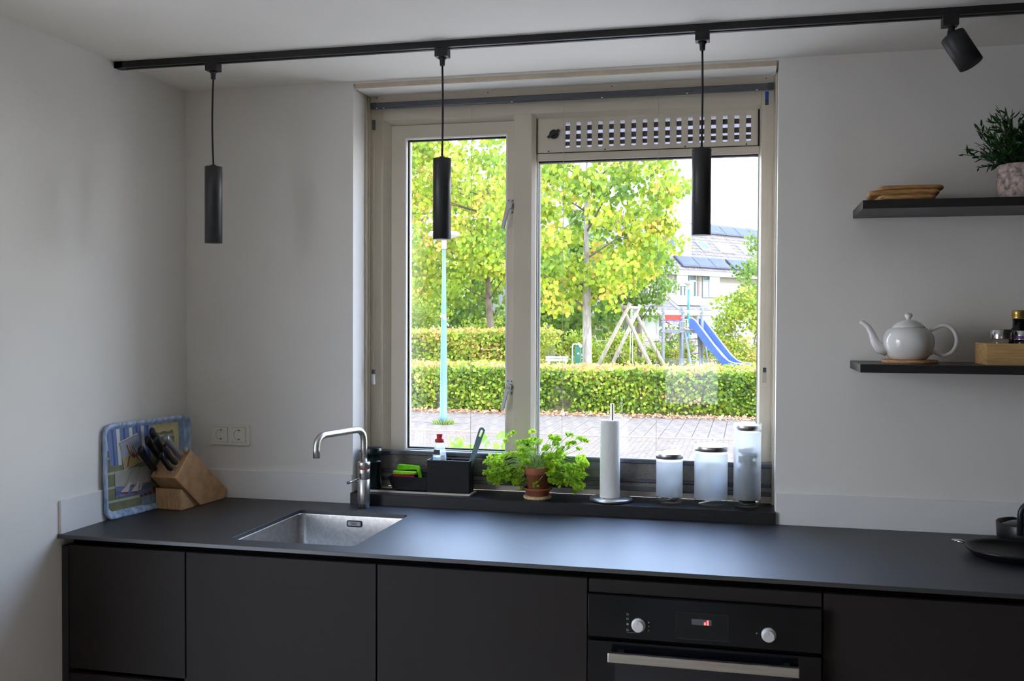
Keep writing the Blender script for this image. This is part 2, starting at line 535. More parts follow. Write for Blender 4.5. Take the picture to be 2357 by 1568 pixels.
wall('ceiling', B().box(XL, XR, YR - .2, YB, ZC, ZC + .3), CEIL)
wall('floor', B().box(XL, XR, YR, YB, -.1, 0), FLOORM)
for k, (a, c) in enumerate(RO):
    w = struct('window_%d' % (k + 2), (a, YR, zb0))
    f = B()
    f.box(a, a + .06, YR - .13, YR - .06, zb0, zb1); f.box(c - .06, c, YR - .13, YR - .06, zb0, zb1)
    f.box(a + .06, c - .06, YR - .13, YR - .06, zb0, zb0 + .07); f.box(a + .06, c - .06, YR - .13, YR - .06, zb1 - .07, zb1)
    f.obj('window_frame', CREAM, w)
    B().box(a + .06, c - .06, YR - .10, YR - .09, zb0 + .07, zb1 - .07).obj('pane', PANE, w)

# white upstands above the worktop
ZT = 0.92
t = B().box(XL + .0002, XL + .009, -0.012, YB - .0002, ZT, 1.0216).obj('trim_1', PLINTH, bevel=.0008); t['kind'] = 'structure'
t = B().box(XL + .009, WX0 - .0005, YB - .009, YB - .0002, ZT, 1.0216).obj('trim_2', PLINTH, bevel=.0008); t['kind'] = 'structure'
t = B().box(WX1 + .0025, XR - .0005, YB - .009, YB - .0002, ZT, 1.0216).obj('trim_3', PLINTH, bevel=.0008); t['kind'] = 'structure'

# ------------------------------------------------------------------ window_1
W = struct('window_1', (WX0, 0.84, 0.96))
FY = 0.835
b = B()
b.prism([(.2415, .845), (.2415, .94), (.33, .94), (.33, .868), (.323, .86), (.300, FY), (.250, FY), (.250, .845)], 'z', .96, 2.404)
b.prism([(1.6995, .845), (1.6995, .94), (1.643, .94), (1.643, .868), (1.650, FY), (1.690, FY), (1.690, .845)], 'z', .96, 2.404)
b.prism([(.794, FY), (.858, FY), (.871, .852), (.871, .939), (.80, .939), (.794, .868)], 'z', .995, 2.3088)
b.prism([(FY, 2.309), (FY, 2.404), (.939, 2.404), (.939, 2.29), (.868, 2.29), (.856, 2.297)], 'x', .3002, 1.6498)
b.box(.3235, 1.6425, .852, .9385, .9605, .9948)
b.box(.331, .7995, .869, .938, .995, 1.05); b.box(.8715, 1.642, .869, .938, .995, 1.0635)
b.obj('outer_frame', CREAM, W, bevel=.0012)
b = B()
b.box(.2416, .2475, .800, .846, .9605, 2.402); b.box(.2475, .2515, .818, .846, .9605, 2.402)
b.box(1.6935, 1.6994, .800, .846, .9605, 2.402); b.box(1.6895, 1.6935, .818, .846, .9605, 2.402)
b.parts('cover_strip', CREAM, W, bevel=.001)
b = B(); b.box(.2535, 1.6885, .824, FY - .0003, 2.369, 2.402)
hb = b.obj('top_board', CREAM, W, bevel=.001)
b = B()
for x in (.277, .700, 1.145, 1.663): b.add([(x + .0022 * math.cos(a), .8236, 2.389 + .0022 * math.sin(a)) for a in [k * math.pi / 4 for k in range(8)]], [tuple(range(8))])
b.parts('screw_hole', HOLE, hb)
b = B().box(.2490, 1.6935, YB - .0004, .842, 2.3972, 2.4124)
b.obj('lintel_board', BEIGE, W, bevel=.0008)
B().box(.2492, 1.6933, YB + .004, .842, 2.3957, 2.3970).obj('lintel_lining', CEIL, W)
b = B().prism([(.672, .9205), (.672, .9575), (.6735, .9595), (.676, .96), (.852, .96), (.852, .9205)], 'x', WX0 - .0015, WX1 + .0018)
b.obj('window_sill', SILLM, W)

# casement
CY = .858
cz0, cz1 = 1.055, 2.292
b = B().plate([(.3235, cz0), (.7935, cz0), (.7935, cz1), (.3235, cz1)], [[(.383, 1.10), (.383, 2.240), (.759, 2.240), (.759, 1.10)]], 'y', CY, .915)
cs = b.obj('casement', CREAM, W, bevel=.0015)
b = B().plate([(.377, 1.094), (.765, 1.094), (.765, 2.246), (.377, 2.246)], [[(.3825, 1.1), (.3825, 2.2405), (.7595, 2.2405), (.7595, 1.1)]], 'y', CY - .0012, CY + .004)
b.obj('glazing_bead', WHITEBEAD, cs)
b = B().plate([(.383, 1.10), (.759, 1.10), (.759, 2.24), (.383, 2.24)], [[(.388, 1.105), (.388, 2.234), (.756, 2.234), (.756, 1.105)]], 'y', CY + .016, CY + .028)
b.obj('gasket', GASKET, cs)
B().box(.384, .758, CY + .018, CY + .024, 1.101, 2.239).obj('pane', PANE, cs)
B().box(.7935, .7965, CY - .006, CY + .002, .998, 2.294).obj('closing_edge', WHITEBEAD, cs, bevel=.0006)

def handle(z, key):
    h = B()
    h.plate(rrect(.7655, .7895, z - .042, z + .012, .003), [], 'y', CY - .0045, CY - .0003)
    o = h.obj('window_handle', ALU, cs, bevel=.0008, label='satin aluminium lever handle on the casement stile')
    g = B()
    y0 = CY - .005
    g.lathe([(.0095, 0), (.0095, .018)], (0, 0, 0), 16, T=Matrix.Translation((.7775, y0, z - .012)) @ Matrix.Rotation(R(90), 4, 'X'))
    T = Matrix.Translation((.7775, y0 - .026, z - .012)) @ Matrix.Rotation(R(14), 4, 'Y')
    g.prism([(-.0085, .008), (-.004, .0125), (.004, .0125), (.0125, .006), (.0125, -.010), (.0045, -.016), (.0035, -.088), (-.0065, -.088)], 'y', -.005, .009, T=T)
    if key:
        g.lathe([(.0062, 0), (.0062, .004)], (0, 0, 0), 16, mi=1, T=T @ Matrix.Translation((0, -.005, -.003)) @ Matrix.Rotation(R(90), 4, 'X'))
        g.box(-.0009, .0009, -.0096, -.0088, -.006, .0005, mi=2, T=T)
    for q, mi in (((.7705, z + .006), 2), ((.7845, z + .006), 2), ((.7845, z - .036), 2)):
        g.lathe([(.0023, 0), (.0023, .0006)], (0, 0, 0), 10, mi=mi, T=Matrix.Translation((q[0], CY - .0045, q[1])) @ Matrix.Rotation(R(90), 4, 'X'))
    # lever, screws and lock sit on the plate: same sub-part
    lv = g.obj('lever', [ALU, PINM, HOLE], None, bevel=.0008)
    me = o.data
    import bmesh
    bm = bmesh.new(); bm.from_mesh(me)
    tmp = lv.data.copy()
    off = Vector(W['_o'])
    for v in tmp.vertices: v.co -= off
    n0 = len(bm.faces)
    bm.from_mesh(tmp)
    bm.to_mesh(me); bm.free()
    me.materials.append(PINM); me.materials.append(HOLE)
    bpy.data.objects.remove(lv)

handle(2.000, False)
handle(1.350, True)

# ventilation grille over the fixed pane
gx0, gx1, gz0, gz1 = .8735, 1.638, 2.1735, 2.2985
slots = []
for i in range(17):
    cx = .983 + i * (1.607 - .983) / 16
    slots.append(rrect(cx - .0082, cx + .0082, 2.1895, 2.2815, .003, 2)[::-1])
g = B().plate([(gx0, gz0), (gx1, gz0), (gx1, gz1), (gx0, gz1)], slots, 'y', .862, .868)
gr = g.obj('ventilation_grille', CREAM, W, bevel=.0006, seg=1)
for z0, z1 in ((2.2520, 2.2685), (2.2215, 2.2385), (2.1985, 2.2125)):
    B().box(gx0 + .09, gx1 - .01, .872, .882, z0, z1).obj('vent_bar', VENTBAR, gr)
B().box(gx0 + .06, gx1 - .004, .915, .917, gz0 + .004, gz1 - .004).obj('insect_mesh', MESHW, gr)
b = B()
T = Matrix.Translation((.934, .862, 2.238)) @ Matrix.Rotation(R(90), 4, 'X')
b.lathe([(.0165, 0), (.0165, .006), (.014, .009)], (0, 0, 0), 28, T=T)
T2 = Matrix.Translation((.934, .852, 2.238)) @ Matrix.Rotation(R(-32), 4, 'Y')
b.box(-.0245, .0245, -.006, .002, -.0045, .0045, T=T2)
b.obj('vent_knob', BLACK, gr, bevel=.0008)
b = B()
for x in (.915, 1.117, 1.395, 1.600): b.lathe([(.0028, 0), (.002, .0014)], (0, 0, 0), 10, T=Matrix.Translation((x, .862, 2.1785)) @ Matrix.Rotation(R(90), 4, 'X'))
b.parts('vent_screw', HOLE, gr)
b = B().plate([(.8700, 2.1705), (1.6435, 2.1705), (1.6435, 2.3020), (.8700, 2.3020)], [[(gx0, gz0 - .001), (gx0, gz1), (gx1, gz1), (gx1, gz0 - .001)]], 'y', .860, .90)
b.obj('grille_gasket', GASKET, W)
b = B().box(.8715, 1.6435, .862, .90, 2.145, 2.1712)
b.obj('grille_lower_rail', CREAM, W, bevel=.001)
b = B().plate([(.8712, 1.064), (1.6428, 1.064), (1.6428, 2.1448), (.8712, 2.1448)], [[(.8785, 1.07), (.8785, 2.1395), (1.6395, 2.1395), (1.6395, 1.07)]], 'y', .872, .90)
b.obj('gasket', GASKET, W)
b = B()
b.box(.8714, .8765, .8665, .873, 1.066, 2.1445)
b.box(1.6405, 1.643, .8665, .873, 1.066, 2.1445)
b.parts('glazing_bead', WHITEBEAD, W)
B().box(.8716, 1.6426, .880, .886, 1.065, 2.1446).obj('pane', PANE, W)

# ------------------------------------------------------------------ blind, drawn down onto the sill
BL = thing('pleated_blind', 'dark grey pleated blind lowered into a stack at the foot of the window', 'blind', (.26, .81, .987))
b = B().prism([(.803, 2.350), (.803, 2.366), (.806, 2.3685), (.822, 2.3685), (.822, 2.3475), (.808, 2.3475)], 'x', .262, 1.687)
hr = b.obj('head_rail', BLINDR, BL)
b = B()
b.box(.262, .284, .8020, .823, 2.3472, 2.3688); b.box(1.668, 1.687, .8020, .823, 2.3472, 2.3688)
b.parts('end_cap', GRIPD, hr, bevel=.001)
b = B()
for x in (.283, .31, .79, 1.11, 1.40, 1.63):
    b.box(x, x + .006, .8026, .806, 2.346, 2.3485)
b.parts('rail_clip', WHITEBEAD, hr)
sx0, sx1 = .268, 1.690
B().prism([(.802, 1.0855), (.802, 1.096), (.806, 1.0995), (.830, 1.0995), (.830, 1.0835), (.806, 1.0835)], 'x', sx0, sx1).obj('upper_rail', BLINDR, BL)
b = B()
nsl = 18
for i in range(nsl):
    z0 = 1.031 + i * (1.083 - 1.031) / nsl; h = (1.083 - 1.031) / nsl
    b.prism([(.8065, z0 + h * .5), (.804, z0 + h * .85), (.829, z0 + h * .85), (.829, z0 + h * .15), (.804, z0 + h * .15)], 'x', sx0 + .002, sx1 - .002)
b.obj('pleat_stack', SLAT, BL, kind='stuff')
B().box(sx0, sx1, .802, .830, 1.0175, 1.0305).obj('middle_rail', BLINDR, BL, bevel=.003)
b = B()
for i in range(4):
    z0 = 1.0035 + i * .0034
    b.prism([(.8065, z0 + .0017), (.804, z0 + .003), (.829, z0 + .003), (.829, z0 + .0004), (.804, z0 + .0004)], 'x', sx0 + .002, sx1 - .002)
b.obj('lower_pleat_stack', SLAT, BL, kind='stuff')
B().box(sx0, sx1, .802, .830, .9875, 1.003).obj('bottom_rail', BLINDR, BL, bevel=.003)
for x in (.302, .643, .977, 1.306, 1.648):
    B().tube([(x, .816, 2.348), (x, .816, 1.099)], .0007, 6).obj('blind_cord', CORD, BL)
for x, y, zt, zbm, grips in ((.2775, .7985, 2.3489, 1.39, [(2.268, 2.304, GRIPD), (1.377, 1.394, GRIPD), (1.340, 1.377, GRIPC)]),
                             (1.6655, .7985, 2.3512, 1.41, [(2.313, 2.338, GRIPB), (2.294, 2.313, GRIPD), (1.405, 1.421, GRIPD), (1.371, 1.405, GRIPC)])):
    cd = B().tube([(x, y + .004, zt), (x, y, zt - .02), (x, y, zbm)], .0007, 6).obj('pull_cord', CORD, BL)
    for z0, z1, mt in grips:
        w = .0072 if mt is GRIPC else .0058
        g = B().plate(rrect(x - w, x + w, z0, z1, .0018, 3), [], 'y', y - .0055, y + .0020)
        g.obj('cord_grip', mt, cd, bevel=.0006)

# ------------------------------------------------------------------ worktop, sink, tap
hole = rrect(.113, .508, .0545, .535, .022, 6)
b = B().plate([(XL + .0005, -.02), (XC - .001, -.02), (XC - .001, YB - .0003), (XL + .0005, YB - .0003)], [hole[::-1]], 'z', .908, ZT)
wt = b.obj('worktop', WORKTOP, bevel=.0008, seg=1)
tag(wt, 'long thin matt black worktop running below the window from wall to wall', 'worktop')

S = thing('sink', 'rectangular brushed steel sink let into the black worktop', 'sink', (.31, .295, .73))
b = B()
rings = []
for ins, z, r in ((-.012, .9078, .03), (0.0015, .9078, .022), (.002, .905, .022), (.004, .80, .028), (.008, .752, .032), (.020, .738, .035), (.05, .733, .04)):
    rings.append([(x, y, z) for x, y in rrect(.113 + ins, .508 - ins, .0545 + ins, .535 - ins, r, 6)])
n = len(rings[0]); vs = [p for q in rings for p in q]; fs = []
for i in range(len(rings) - 1):
    for k in range(n): fs.append((i * n + k, i * n + (k + 1) % n, (i + 1) * n + (k + 1) % n, (i + 1) * n + k))
fs.append(tuple((len(rings) - 1) * n + k for k in range(n)))
b.add(vs, fs, 0, True)
bowl = b.obj('bowl', SINKM, S)
ov = B()
ov.plate(rrect(.2865, .3405, .8705, .8925, .006), [rrect(.2895, .3375, .8735, .8895, .004)[::-1]], 'y', .5278, .5315)
ov = ov.obj('overflow_surround', DARKGREY, S)
o2 = B().plate(rrect(.2905, .3365, .8745, .8885, .0035), [], 'y', .5282, .531)
o2.obj('overflow_plate', SINKM, S)
b = B()
for i in range(3):
    for k in range(7): b.box(.3035 + k * .003, .3055 + k * .003, .5279, .5283, .8783 + i * .0025, .880 + i * .0025)
b.parts('overflow_slot', DARKGREY, S)
B().lathe([(.055, .7335), (.055, .7355), (.04, .7360), (.02, .7345)], (.31, .30, 0), 32).obj('drain', CHROME, S)

F = thing('kitchen_tap', 'brushed steel kitchen tap with a square bent spout and red ring beside the sink', 'tap', (.3115, .621, ZT))
fx, fy = .3115, .621
B().lathe([(.0195, 0), (.0195, .014), (.0205, .0145), (.0215, .016), (.0215, .100), (.0208, .1005), (.0215, .101), (.0215, .134), (.021, .135)], (fx, fy, ZT), 40).obj('column', STEEL, F)
B().lathe([(.0213, .135), (.0213, .1385)], (fx, fy, ZT), 40).obj('red_ring', REDRING, F)
B().lathe([(.021, .1385), (.0222, .139), (.0222, .159), (.0212, .1605), (.012, .1605)], (fx, fy, ZT), 40).obj('collar', STEEL, F)
ex, ey = .241, .385
top = 1.196
p = [(fx, fy, 1.078), (fx, fy, 1.13)] + arc_pts((fx, fy, top), (fx, fy, 1.0), (ex, ey, top), .048, 10)[0:] + arc_pts((ex, ey, top - .002), (fx, fy, top), (ex, ey, 1.0), .046, 10) + [(ex, ey, 1.122)]
B().tube(p, .0116, 24).obj('spout', STEEL, F)
B().box(fx - .0068, fx - .0018, fy - .0222, fy - .0212, 1.024, 1.042, T=Matrix.Identity(4)).obj('lever_slot', HOLE, F)
B().tube([(fx - .006, fy - .014, 1.0235), (fx - .050, fy - .032, 1.0085)], [.0042, .0048], 14).obj('lever', CHROME, F)

# ------------------------------------------------------------------ cabinets
def panels(b, x0, x1):
    b.box(x0, x0 + .016, .021, .60, .10, .872); b.box(x1 - .016, x1, .021, .60, .10, .872)
    b.box(x0 + .016, x1 - .016, .021, .60, .10, .116); b.box(x0 + .016, x1 - .016, .584, .60, .116, .872)

c = B().box(XL + .0005, -.3985, -.0005, .60, 0, .8815).obj('cabinet_end_panel', PANELD, bevel=.0008)
tag(c, 'narrow dark upright end panel between the left wall and the drawers', 'panel')
GP = B()
GP.box(-.402, XC - .001, .030, .034, .874, .9078)
GP.box(-.402, XC - .001, .0195, .030, .8735, .8775)
g = GP.obj('grip_rail', PROFILE)
tag(g, 'recessed black grip rail running under the front edge of the worktop', 'rail')

def cabinet(name, x0, x1, label, fronts, group='anthracite base cabinets'):
    c = thing(name, label, 'cabinet', ((x0 + x1) / 2, 0, 0), group)
    b = B(); panels(b, x0 + .0003, x1 - .0003); b.obj('carcass', CARC, c)
    B().box(x0 + .0003, x1 - .0003, .05, .066, 0, .0995).obj('plinth', PANELD, c)
    for nm, z0, z1 in fronts:
        B().box(x0 + .0022, x1 - .0022, 0, .019, z0, z1).obj(nm, FRONT, c, bevel=.0012)
    return c
cabinet('drawer_cabinet', -.398, 0, 'narrow anthracite drawer cabinet next to the end panel at far left', [('drawer', .5095, .886), ('drawer', .11, .4945)])
cabinet('base_cabinet', 0, .6, 'anthracite cabinet door under the steel sink', [('door', .11, .886)])
cabinet('base_cabinet', .6, 1.2, 'anthracite cabinet door between the sink cabinet and the oven', [('door', .11, .886)])
cabinet('base_cabinet', 1.8, 2.4, 'dark anthracite cabinet door to the right of the oven', [('door', .11, .886)])
oc = thing('oven_housing', 'anthracite housing with a slim filler strip around the built-in oven', 'cabinet', (1.5, 0, 0))
b = B()
b.box(1.2003, 1.2163, .03, .60, .10, .872); b.box(1.7837, 1.7997, .03, .60, .10, .872); b.box(1.2163, 1.7837, .03, .60, .10, .116); b.box(1.2163, 1.7837, .584, .60, .116, .872)
b.obj('carcass', CARC, oc)
B().box(1.2003, 1.7997, .05, .066, 0, .0995).obj('plinth', PANELD, oc)
B().box(1.2030, 1.7970, 0, .019, .8505, .886).obj('filler_strip', FRONT, oc, bevel=.001)
B().box(1.2030, 1.7970, 0, .019, .11, .245).obj('drawer', FRONT, oc, bevel=.001)

# oven
OV = thing('oven', 'built-in black glass oven with two silver knobs and a steel bar handle', 'oven', (1.5, 0, .25))
B().box(1.2175, 1.7825, .004, .55, .255, .846).obj('oven_body', CARC, OV)
cp = B().box(1.2035, 1.7965, -.020, .004, .7385, .8490).obj('control_panel', OVENB, OV, bevel=.001)
for kx in (1.3375, 1.6675):
    T = Matrix.Translation((kx, -.020, .777)) @ Matrix.Rotation(R(90), 4, 'X')
    k = B(); k.lathe([(.0185, 0), (.0185, .006), (.017, .008), (.0160, .008), (.0150, .0085), (.0145, .019), (.0135, .020)], (0, 0, 0), 36, T=T)
    k.obj('control_knob', KNOBW, OV)
    B().box(kx - .0006, kx + .0006, -.0403, -.0398, .783, .789).obj('knob_mark', ICON, OV)
b = B().plate([(1.435, .750), (1.5675, .750), (1.5675, .819), (1.435, .819)], [[(1.4365, .7515), (1.4365, .8175), (1.566, .8175), (1.566, .7515)]], 'y', -.0212, -.0198)
b.obj('display_frame', GASKET, OV)
ds = B().box(1.4367, 1.5658, -.0206, -.0199, .7517, .8173).obj('display', DISPLAY, OV)
B().box(1.4740, 1.5245, -.0209, -.0206, .7885, .8035).obj('lcd_strip', LCD, ds)
b = B(); b.box(1.5060, 1.5105, -.0213, -.0209, .7895, .7965); b.box(1.5130, 1.5175, -.0213, -.0209, .7890, .8015)
b.parts('red_digit', REDLED, ds)
b = B()
for i, z in enumerate((.803, .791, .777, .762)):
    x = 1.3085
    b.plate(rrect(x - .0028, x + .0028, z - .0026, z + .0026, .001, 2), [rrect(x - .0018, x + .0018, z - .0016, z + .0016, .0006, 2)[::-1]] if i != 2 else [], 'y', -.0203, -.0199)
for z in (.785, .775, .764):
    b.plate(rrect(1.3615, 1.3660, z - .002, z + .002, .001, 2), [], 'y', -.0203, -.0199)
b.box(1.3065, 1.333, -.0203, -.0199, .7553, .7558); b.box(1.6360, 1.6395, -.0203, -.0199, .776, .780)
b.parts('function_symbol', ICON, OV)
b = B(); b.box(1.2175, 1.7825, -.004, .003, .7285, .7383)
for i in range(26): b.box(1.25 + i * .02, 1.262 + i * .02, -.006, -.004, .7300, .7370)
b.parts('vent_slot', PROFILE, OV)
od = B().box(1.2035, 1.7965, -.020, .0035, .255, .7280).obj('oven_door', OVENB, OV, bevel=.001)
B().box(1.275, 1.725, -.0212, -.0196, .30, .672).obj('door_window', OVENW, od)
b = B(); b.box(1.262, 1.742, -.066, -.050, .6865, .7115)
b.obj('door_handle', STEELX, od, bevel=.0025)
b = B(); b.box(1.285, 1.300, -.050, -.020, .690, .708); b.box(1.704, 1.719, -.050, -.020, .690, .708)
b.parts('handle_bracket', BLACK, od)

# ------------------------------------------------------------------ track with three pendants and a spotlight
TY0, TY1, TZ = .2640, .3000, 2.3990
TR = thing('lighting_track', 'long black lighting track fixed along the ceiling', 'light track', (XL, .282, ZC))
b = B(); b.box(XL + .004, XR - .01, TY0, TY0 + .012, TZ, ZC - .0002); b.box(XL + .004, XR - .01, TY1 - .012, TY1, TZ, ZC - .0002)
b.box(XL + .004, XR - .01, TY0 + .012, TY1 - .012, TZ + .004, ZC - .0002)
b.obj('track_rail', BLACK, TR)
B().prism([(XL + .0005, TY0), (XL + .004, TY0), (XL + .03, TY0 + .0), (XL + .03, TY1), (XL + .008, TY1), (XL + .0005, TY1 - .01)], 'z', TZ - .0006, ZC - .0001).obj('end_cap', BLACK, TR)
def pendant(x, label, sway=0.0):
    yc = .282
    p = thing('pendant_lamp', label, 'pendant lamp', (x, yc, TZ), 'pendant lamps on the track')
    b = B(); b.box(x - .020, x + .020, yc - .018, yc + .018, 2.3725, TZ - .0008)
    b.obj('track_adapter', BLACK, p, bevel=.0012)
    B().lathe([(.0125, 0), (.012, -.004), (.0085, -.007), (.0075, -.024), (.006, -.0255)], (x, yc, 2.3723), 20).obj('cord_grip', BLACK, p)
    pts = [(x + sway * math.sin(math.pi * t) * .004, yc, 2.347 + (2.074 - 2.347) * t) for t in [i / 12 for i in range(13)]]
    B().tube(pts, .0031, 10).obj('cord', BLACK, p)
    B().lathe([(.0275, 1.8205), (.0275, 2.0655), (.0268, 2.0665), (.009, 2.0668), (.009, 2.0715), (.005, 2.0735)], (x, yc, 0), 40).obj('lamp_shade', BLACKP, p)
    return p
pendant(-.0705, 'black cylinder pendant lamp hanging before the plain wall, nearest the left wall', -1)
pendant(.7005, 'black cylinder pendant lamp hanging before the casement with the street lamp behind', .4)
pendant(1.4770, 'black cylinder pendant lamp hanging before the pane with sky and roof behind', .3)
sp = thing('track_spotlight', 'short black tilted spotlight on the track at the top right', 'spotlight', (2.134, .282, TZ))
x = 2.134
B().box(x - .020, x + .020, .264, .300, 2.3725, TZ - .0008).obj('track_adapter', BLACK, sp, bevel=.0012)
b = B(); b.lathe([(.009, 0), (.009, -.012)], (x + .004, .282, 2.3723), 16)
b.box(x - .006, x + .014, .275, .289, 2.343, 2.361)
b.obj('swivel_joint', BLACK, sp, bevel=.001)
T = Matrix.Translation((2.1370, .282, 2.3455)) @ Matrix.Rotation(R(-28), 4, 'Y') @ Matrix.Rotation(R(-10), 4, 'X')
b = B(); b.lathe([(.0275, -.096), (.0325, -.096), (.0325, -.003), (.0315, 0), (.006, .0005)], (0.004, 0, 0), 36, T=T)
b.lathe([(.0275, -.0955), (.020, -.082), (.0, -.080)], (0.004, 0, 0), 36, mi=1, T=T, cap=False)
b.obj('spot_head', [BLACKP, CHROME], sp)

# ------------------------------------------------------------------ shelves and what stands on them
s1 = B().box(1.930, XC - .001, .42, YB - .0002, 1.9016, 1.9262).obj('wall_shelf', SHELF, bevel=.0008)
tag(s1, 'upper black floating shelf on the right wall holding brown boards and a pot plant', 'shelf', 'black floating shelves')
s2 = B().box(1.926, XC - .001, .40, YB - .0002, 1.4280, 1.4522).obj('wall_shelf', SHELF, bevel=.0008)
tag(s2, 'lower black floating shelf on the right wall holding the white teapot', 'shelf', 'black floating shelves')

def slab(x0, x1, y0, y1, z0, z1, r, rotz, rnd):
    b = B()
    cx, cy = (x0 + x1) / 2, (y0 + y1) / 2
    T = Matrix.Translation((cx, cy, 0)) @ Matrix.Rotation(R(rotz), 4, 'Z') @ Matrix.Translation((-cx, -cy, 0))
    out = rrect(x0, x1, y0, y1, r, 6)
    h = z1 - z0
    prof = [(rnd, 0), (rnd * .3, h * .15), (0, h * .4), (0, h * .6), (rnd * .3, h * .85), (rnd, h)]
    rings = []
    for ins, dz in prof:
        rings.append([T @ Vector((cx + (px - cx) * (1 - ins / (abs(x1 - x0) / 2)), cy + (py - cy) * (1 - ins / (abs(y1 - y0) / 2)), z0 + dz)) for px, py in out])
    n = len(out); fs = []
    for i in range(len(rings) - 1):
        for k in range(n): fs.append((i * n + k, i * n + (k + 1) % n, (i + 1) * n + (k + 1) % n, (i + 1) * n + k))
    fs.append(tuple(range(n))[::-1]); fs.append(tuple((len(rings) - 1) * n + k for k in range(n)))
    return b.add([p for q in rings for p in q], fs, 0, True)
g = 'brown wooden boards on the upper shelf'
o = slab(1.972, 2.128, .425, .62, 1.9264, 1.9415, .02, 3, .006).obj('serving_board', BOARD); tag(o, 'brown wooden board at the bottom of the three on the upper shelf', 'board', g)
o = slab(1.955, 2.150, .445, .65, 1.9417, 1.9585, .016, -4, .008).obj('serving_board', BOARD); tag(o, 'wide brown wooden board in the middle of the stack of three', 'board', g)
o = slab(1.978, 2.158, .46, .66, 1.9587, 1.9725, .025, 2, .006).obj('serving_board', BOARD); tag(o, 'brown wooden board with rounded ends on top of the stack of three', 'board', g)

pp = thing('potted_plant', 'green grassy pot plant in a speckled stone pot on the upper shelf', 'plant', (2.388, .56, 1.9264))
b = B(); b.lathe([(.060, 0), (.066, .010), (.070, .05), (.070, .098), (.066, .108), (.060, .108), (.060, .095), (.0, .093)], (2.388, .56, 1.9264), 40)
b.obj('plant_pot', TERRAZZO, pp)
B().lathe([(.0, .0), (.0595, 0), (.0595, .006), (0, .008)], (2.388, .56, 2.0205), 24, cap=False).obj('potting_soil', SOIL, pp)
PL = leafmat('dark_grass_leaf', [(0, (.012, .045, .014)), (.6, (.03, .10, .025)), (1, (.06, .16, .04))], .25)
N = 135
ps, dr, nr, sz, tn = [], [], [], [], []
st = B()
for i in range(N):
    a = rng.uniform(0, 2 * math.pi); el = rng.uniform(.25, 1.35)
    d = np.array([math.cos(a) * math.cos(el), math.sin(a) * math.cos(el) * .7, math.sin(el)])
    L = rng.uniform(.10, .185)
    base = np.array([2.388, .56, 2.027]) + np.array([rng.uniform(-.03, .03), rng.uniform(-.03, .03), 0])
    tip = base + d * L + np.array([0, 0, -.02 * math.cos(el)])
    if tip[1] > YB - .035: tip[1] = YB - .035
    st.tube([base, (base + tip) / 2 + np.array([0, 0, .008]), tip], .0010, 4)
    for k in range(11):
        t = .25 + .75 * k / 10
        q = base + (tip - base) * t + np.array([0, 0, .008 * math.sin(math.pi * t)])
        dd = d * .9 + rdir(1)[0] * .8
        if q[1] > YB - .06: dd[1] = -abs(dd[1])
        ps.append(q); dr.append(dd); nr.append(rdir(1)[0]); sz.append(rng.uniform(.018, .034)); tn.append(rng.uniform(0, 1))
leaf_mesh('plant_leaves', ps, dr, nr, sz, tn, PL, .24, .1, pp, shape='blade')
st.obj('plant_stems', M('dark_plant_stem', (.03, .07, .02), .6), pp, kind='stuff')

o = B().lathe([(.076, 0), (.0785, .002), (.0785, .008), (.077, .0098)], (2.080, .535, 1.4524), 48).obj('cork_coaster', CORK)
tag(o, 'round reddish cork coaster under the white teapot', 'coaster')
tx, ty, tz = 2.076, .540, 1.4624
TP = thing('teapot', 'round white glazed teapot on a cork coaster on the lower shelf', 'teapot', (tx, ty, tz))
body = [(.046, 0), (.052, .003), (.062, .014), (.070, .032), (.0735, .052), (.071, .070), (.062, .086), (.050, .0945), (.046, .096), (.0455, .0945), (.044, .0945)]
B().lathe(body, (tx, ty, tz), 56).obj('teapot_body', TEAPOT, TP)
lid = B().lathe([(.0455, .0955), (.047, .0965), (.045, .0995), (.036, .1085), (.022, .1155), (.010, .1185), (.0065, .1200), (.0060, .1225), (.0095, .127), (.0115, .1315), (.0100, .1355), (.0055, .138), (0, .1385)], (tx, ty, tz), 48, cap=False).obj('teapot_lid', TEAPOT, TP)
b = B().tube([(tx - .060, ty, tz + .028), (tx - .082, ty, tz + .034), (tx - .094, ty, tz + .054), (tx - .104, ty, tz + .080), (tx - .114, ty, tz + .098), (tx - .127, ty, tz + .109), (tx - .139, ty, tz + .1125)],
             [.022, .020, .0155, .0115, .0092, .0080, .0055], 20, flat=.85)
b.obj('spout', TEAPOT, TP)
pts = []
for k in range(25):
    a = R(150 - 275 * k / 24)
    pts.append((tx + .0985 + .036 * math.cos(a), ty, tz + .058 + .045 * math.sin(a)))
pts = [(tx + .0615, ty, tz + .088), (tx + .068, ty, tz + .0905)] + pts[3:-3] + [(tx + .0700, ty, tz + .0235), (tx + .062, ty, tz + .017)]
B().tube(pts, .0046, 12, flat=1.3).obj('teapot_handle', TEAPOT, TP)

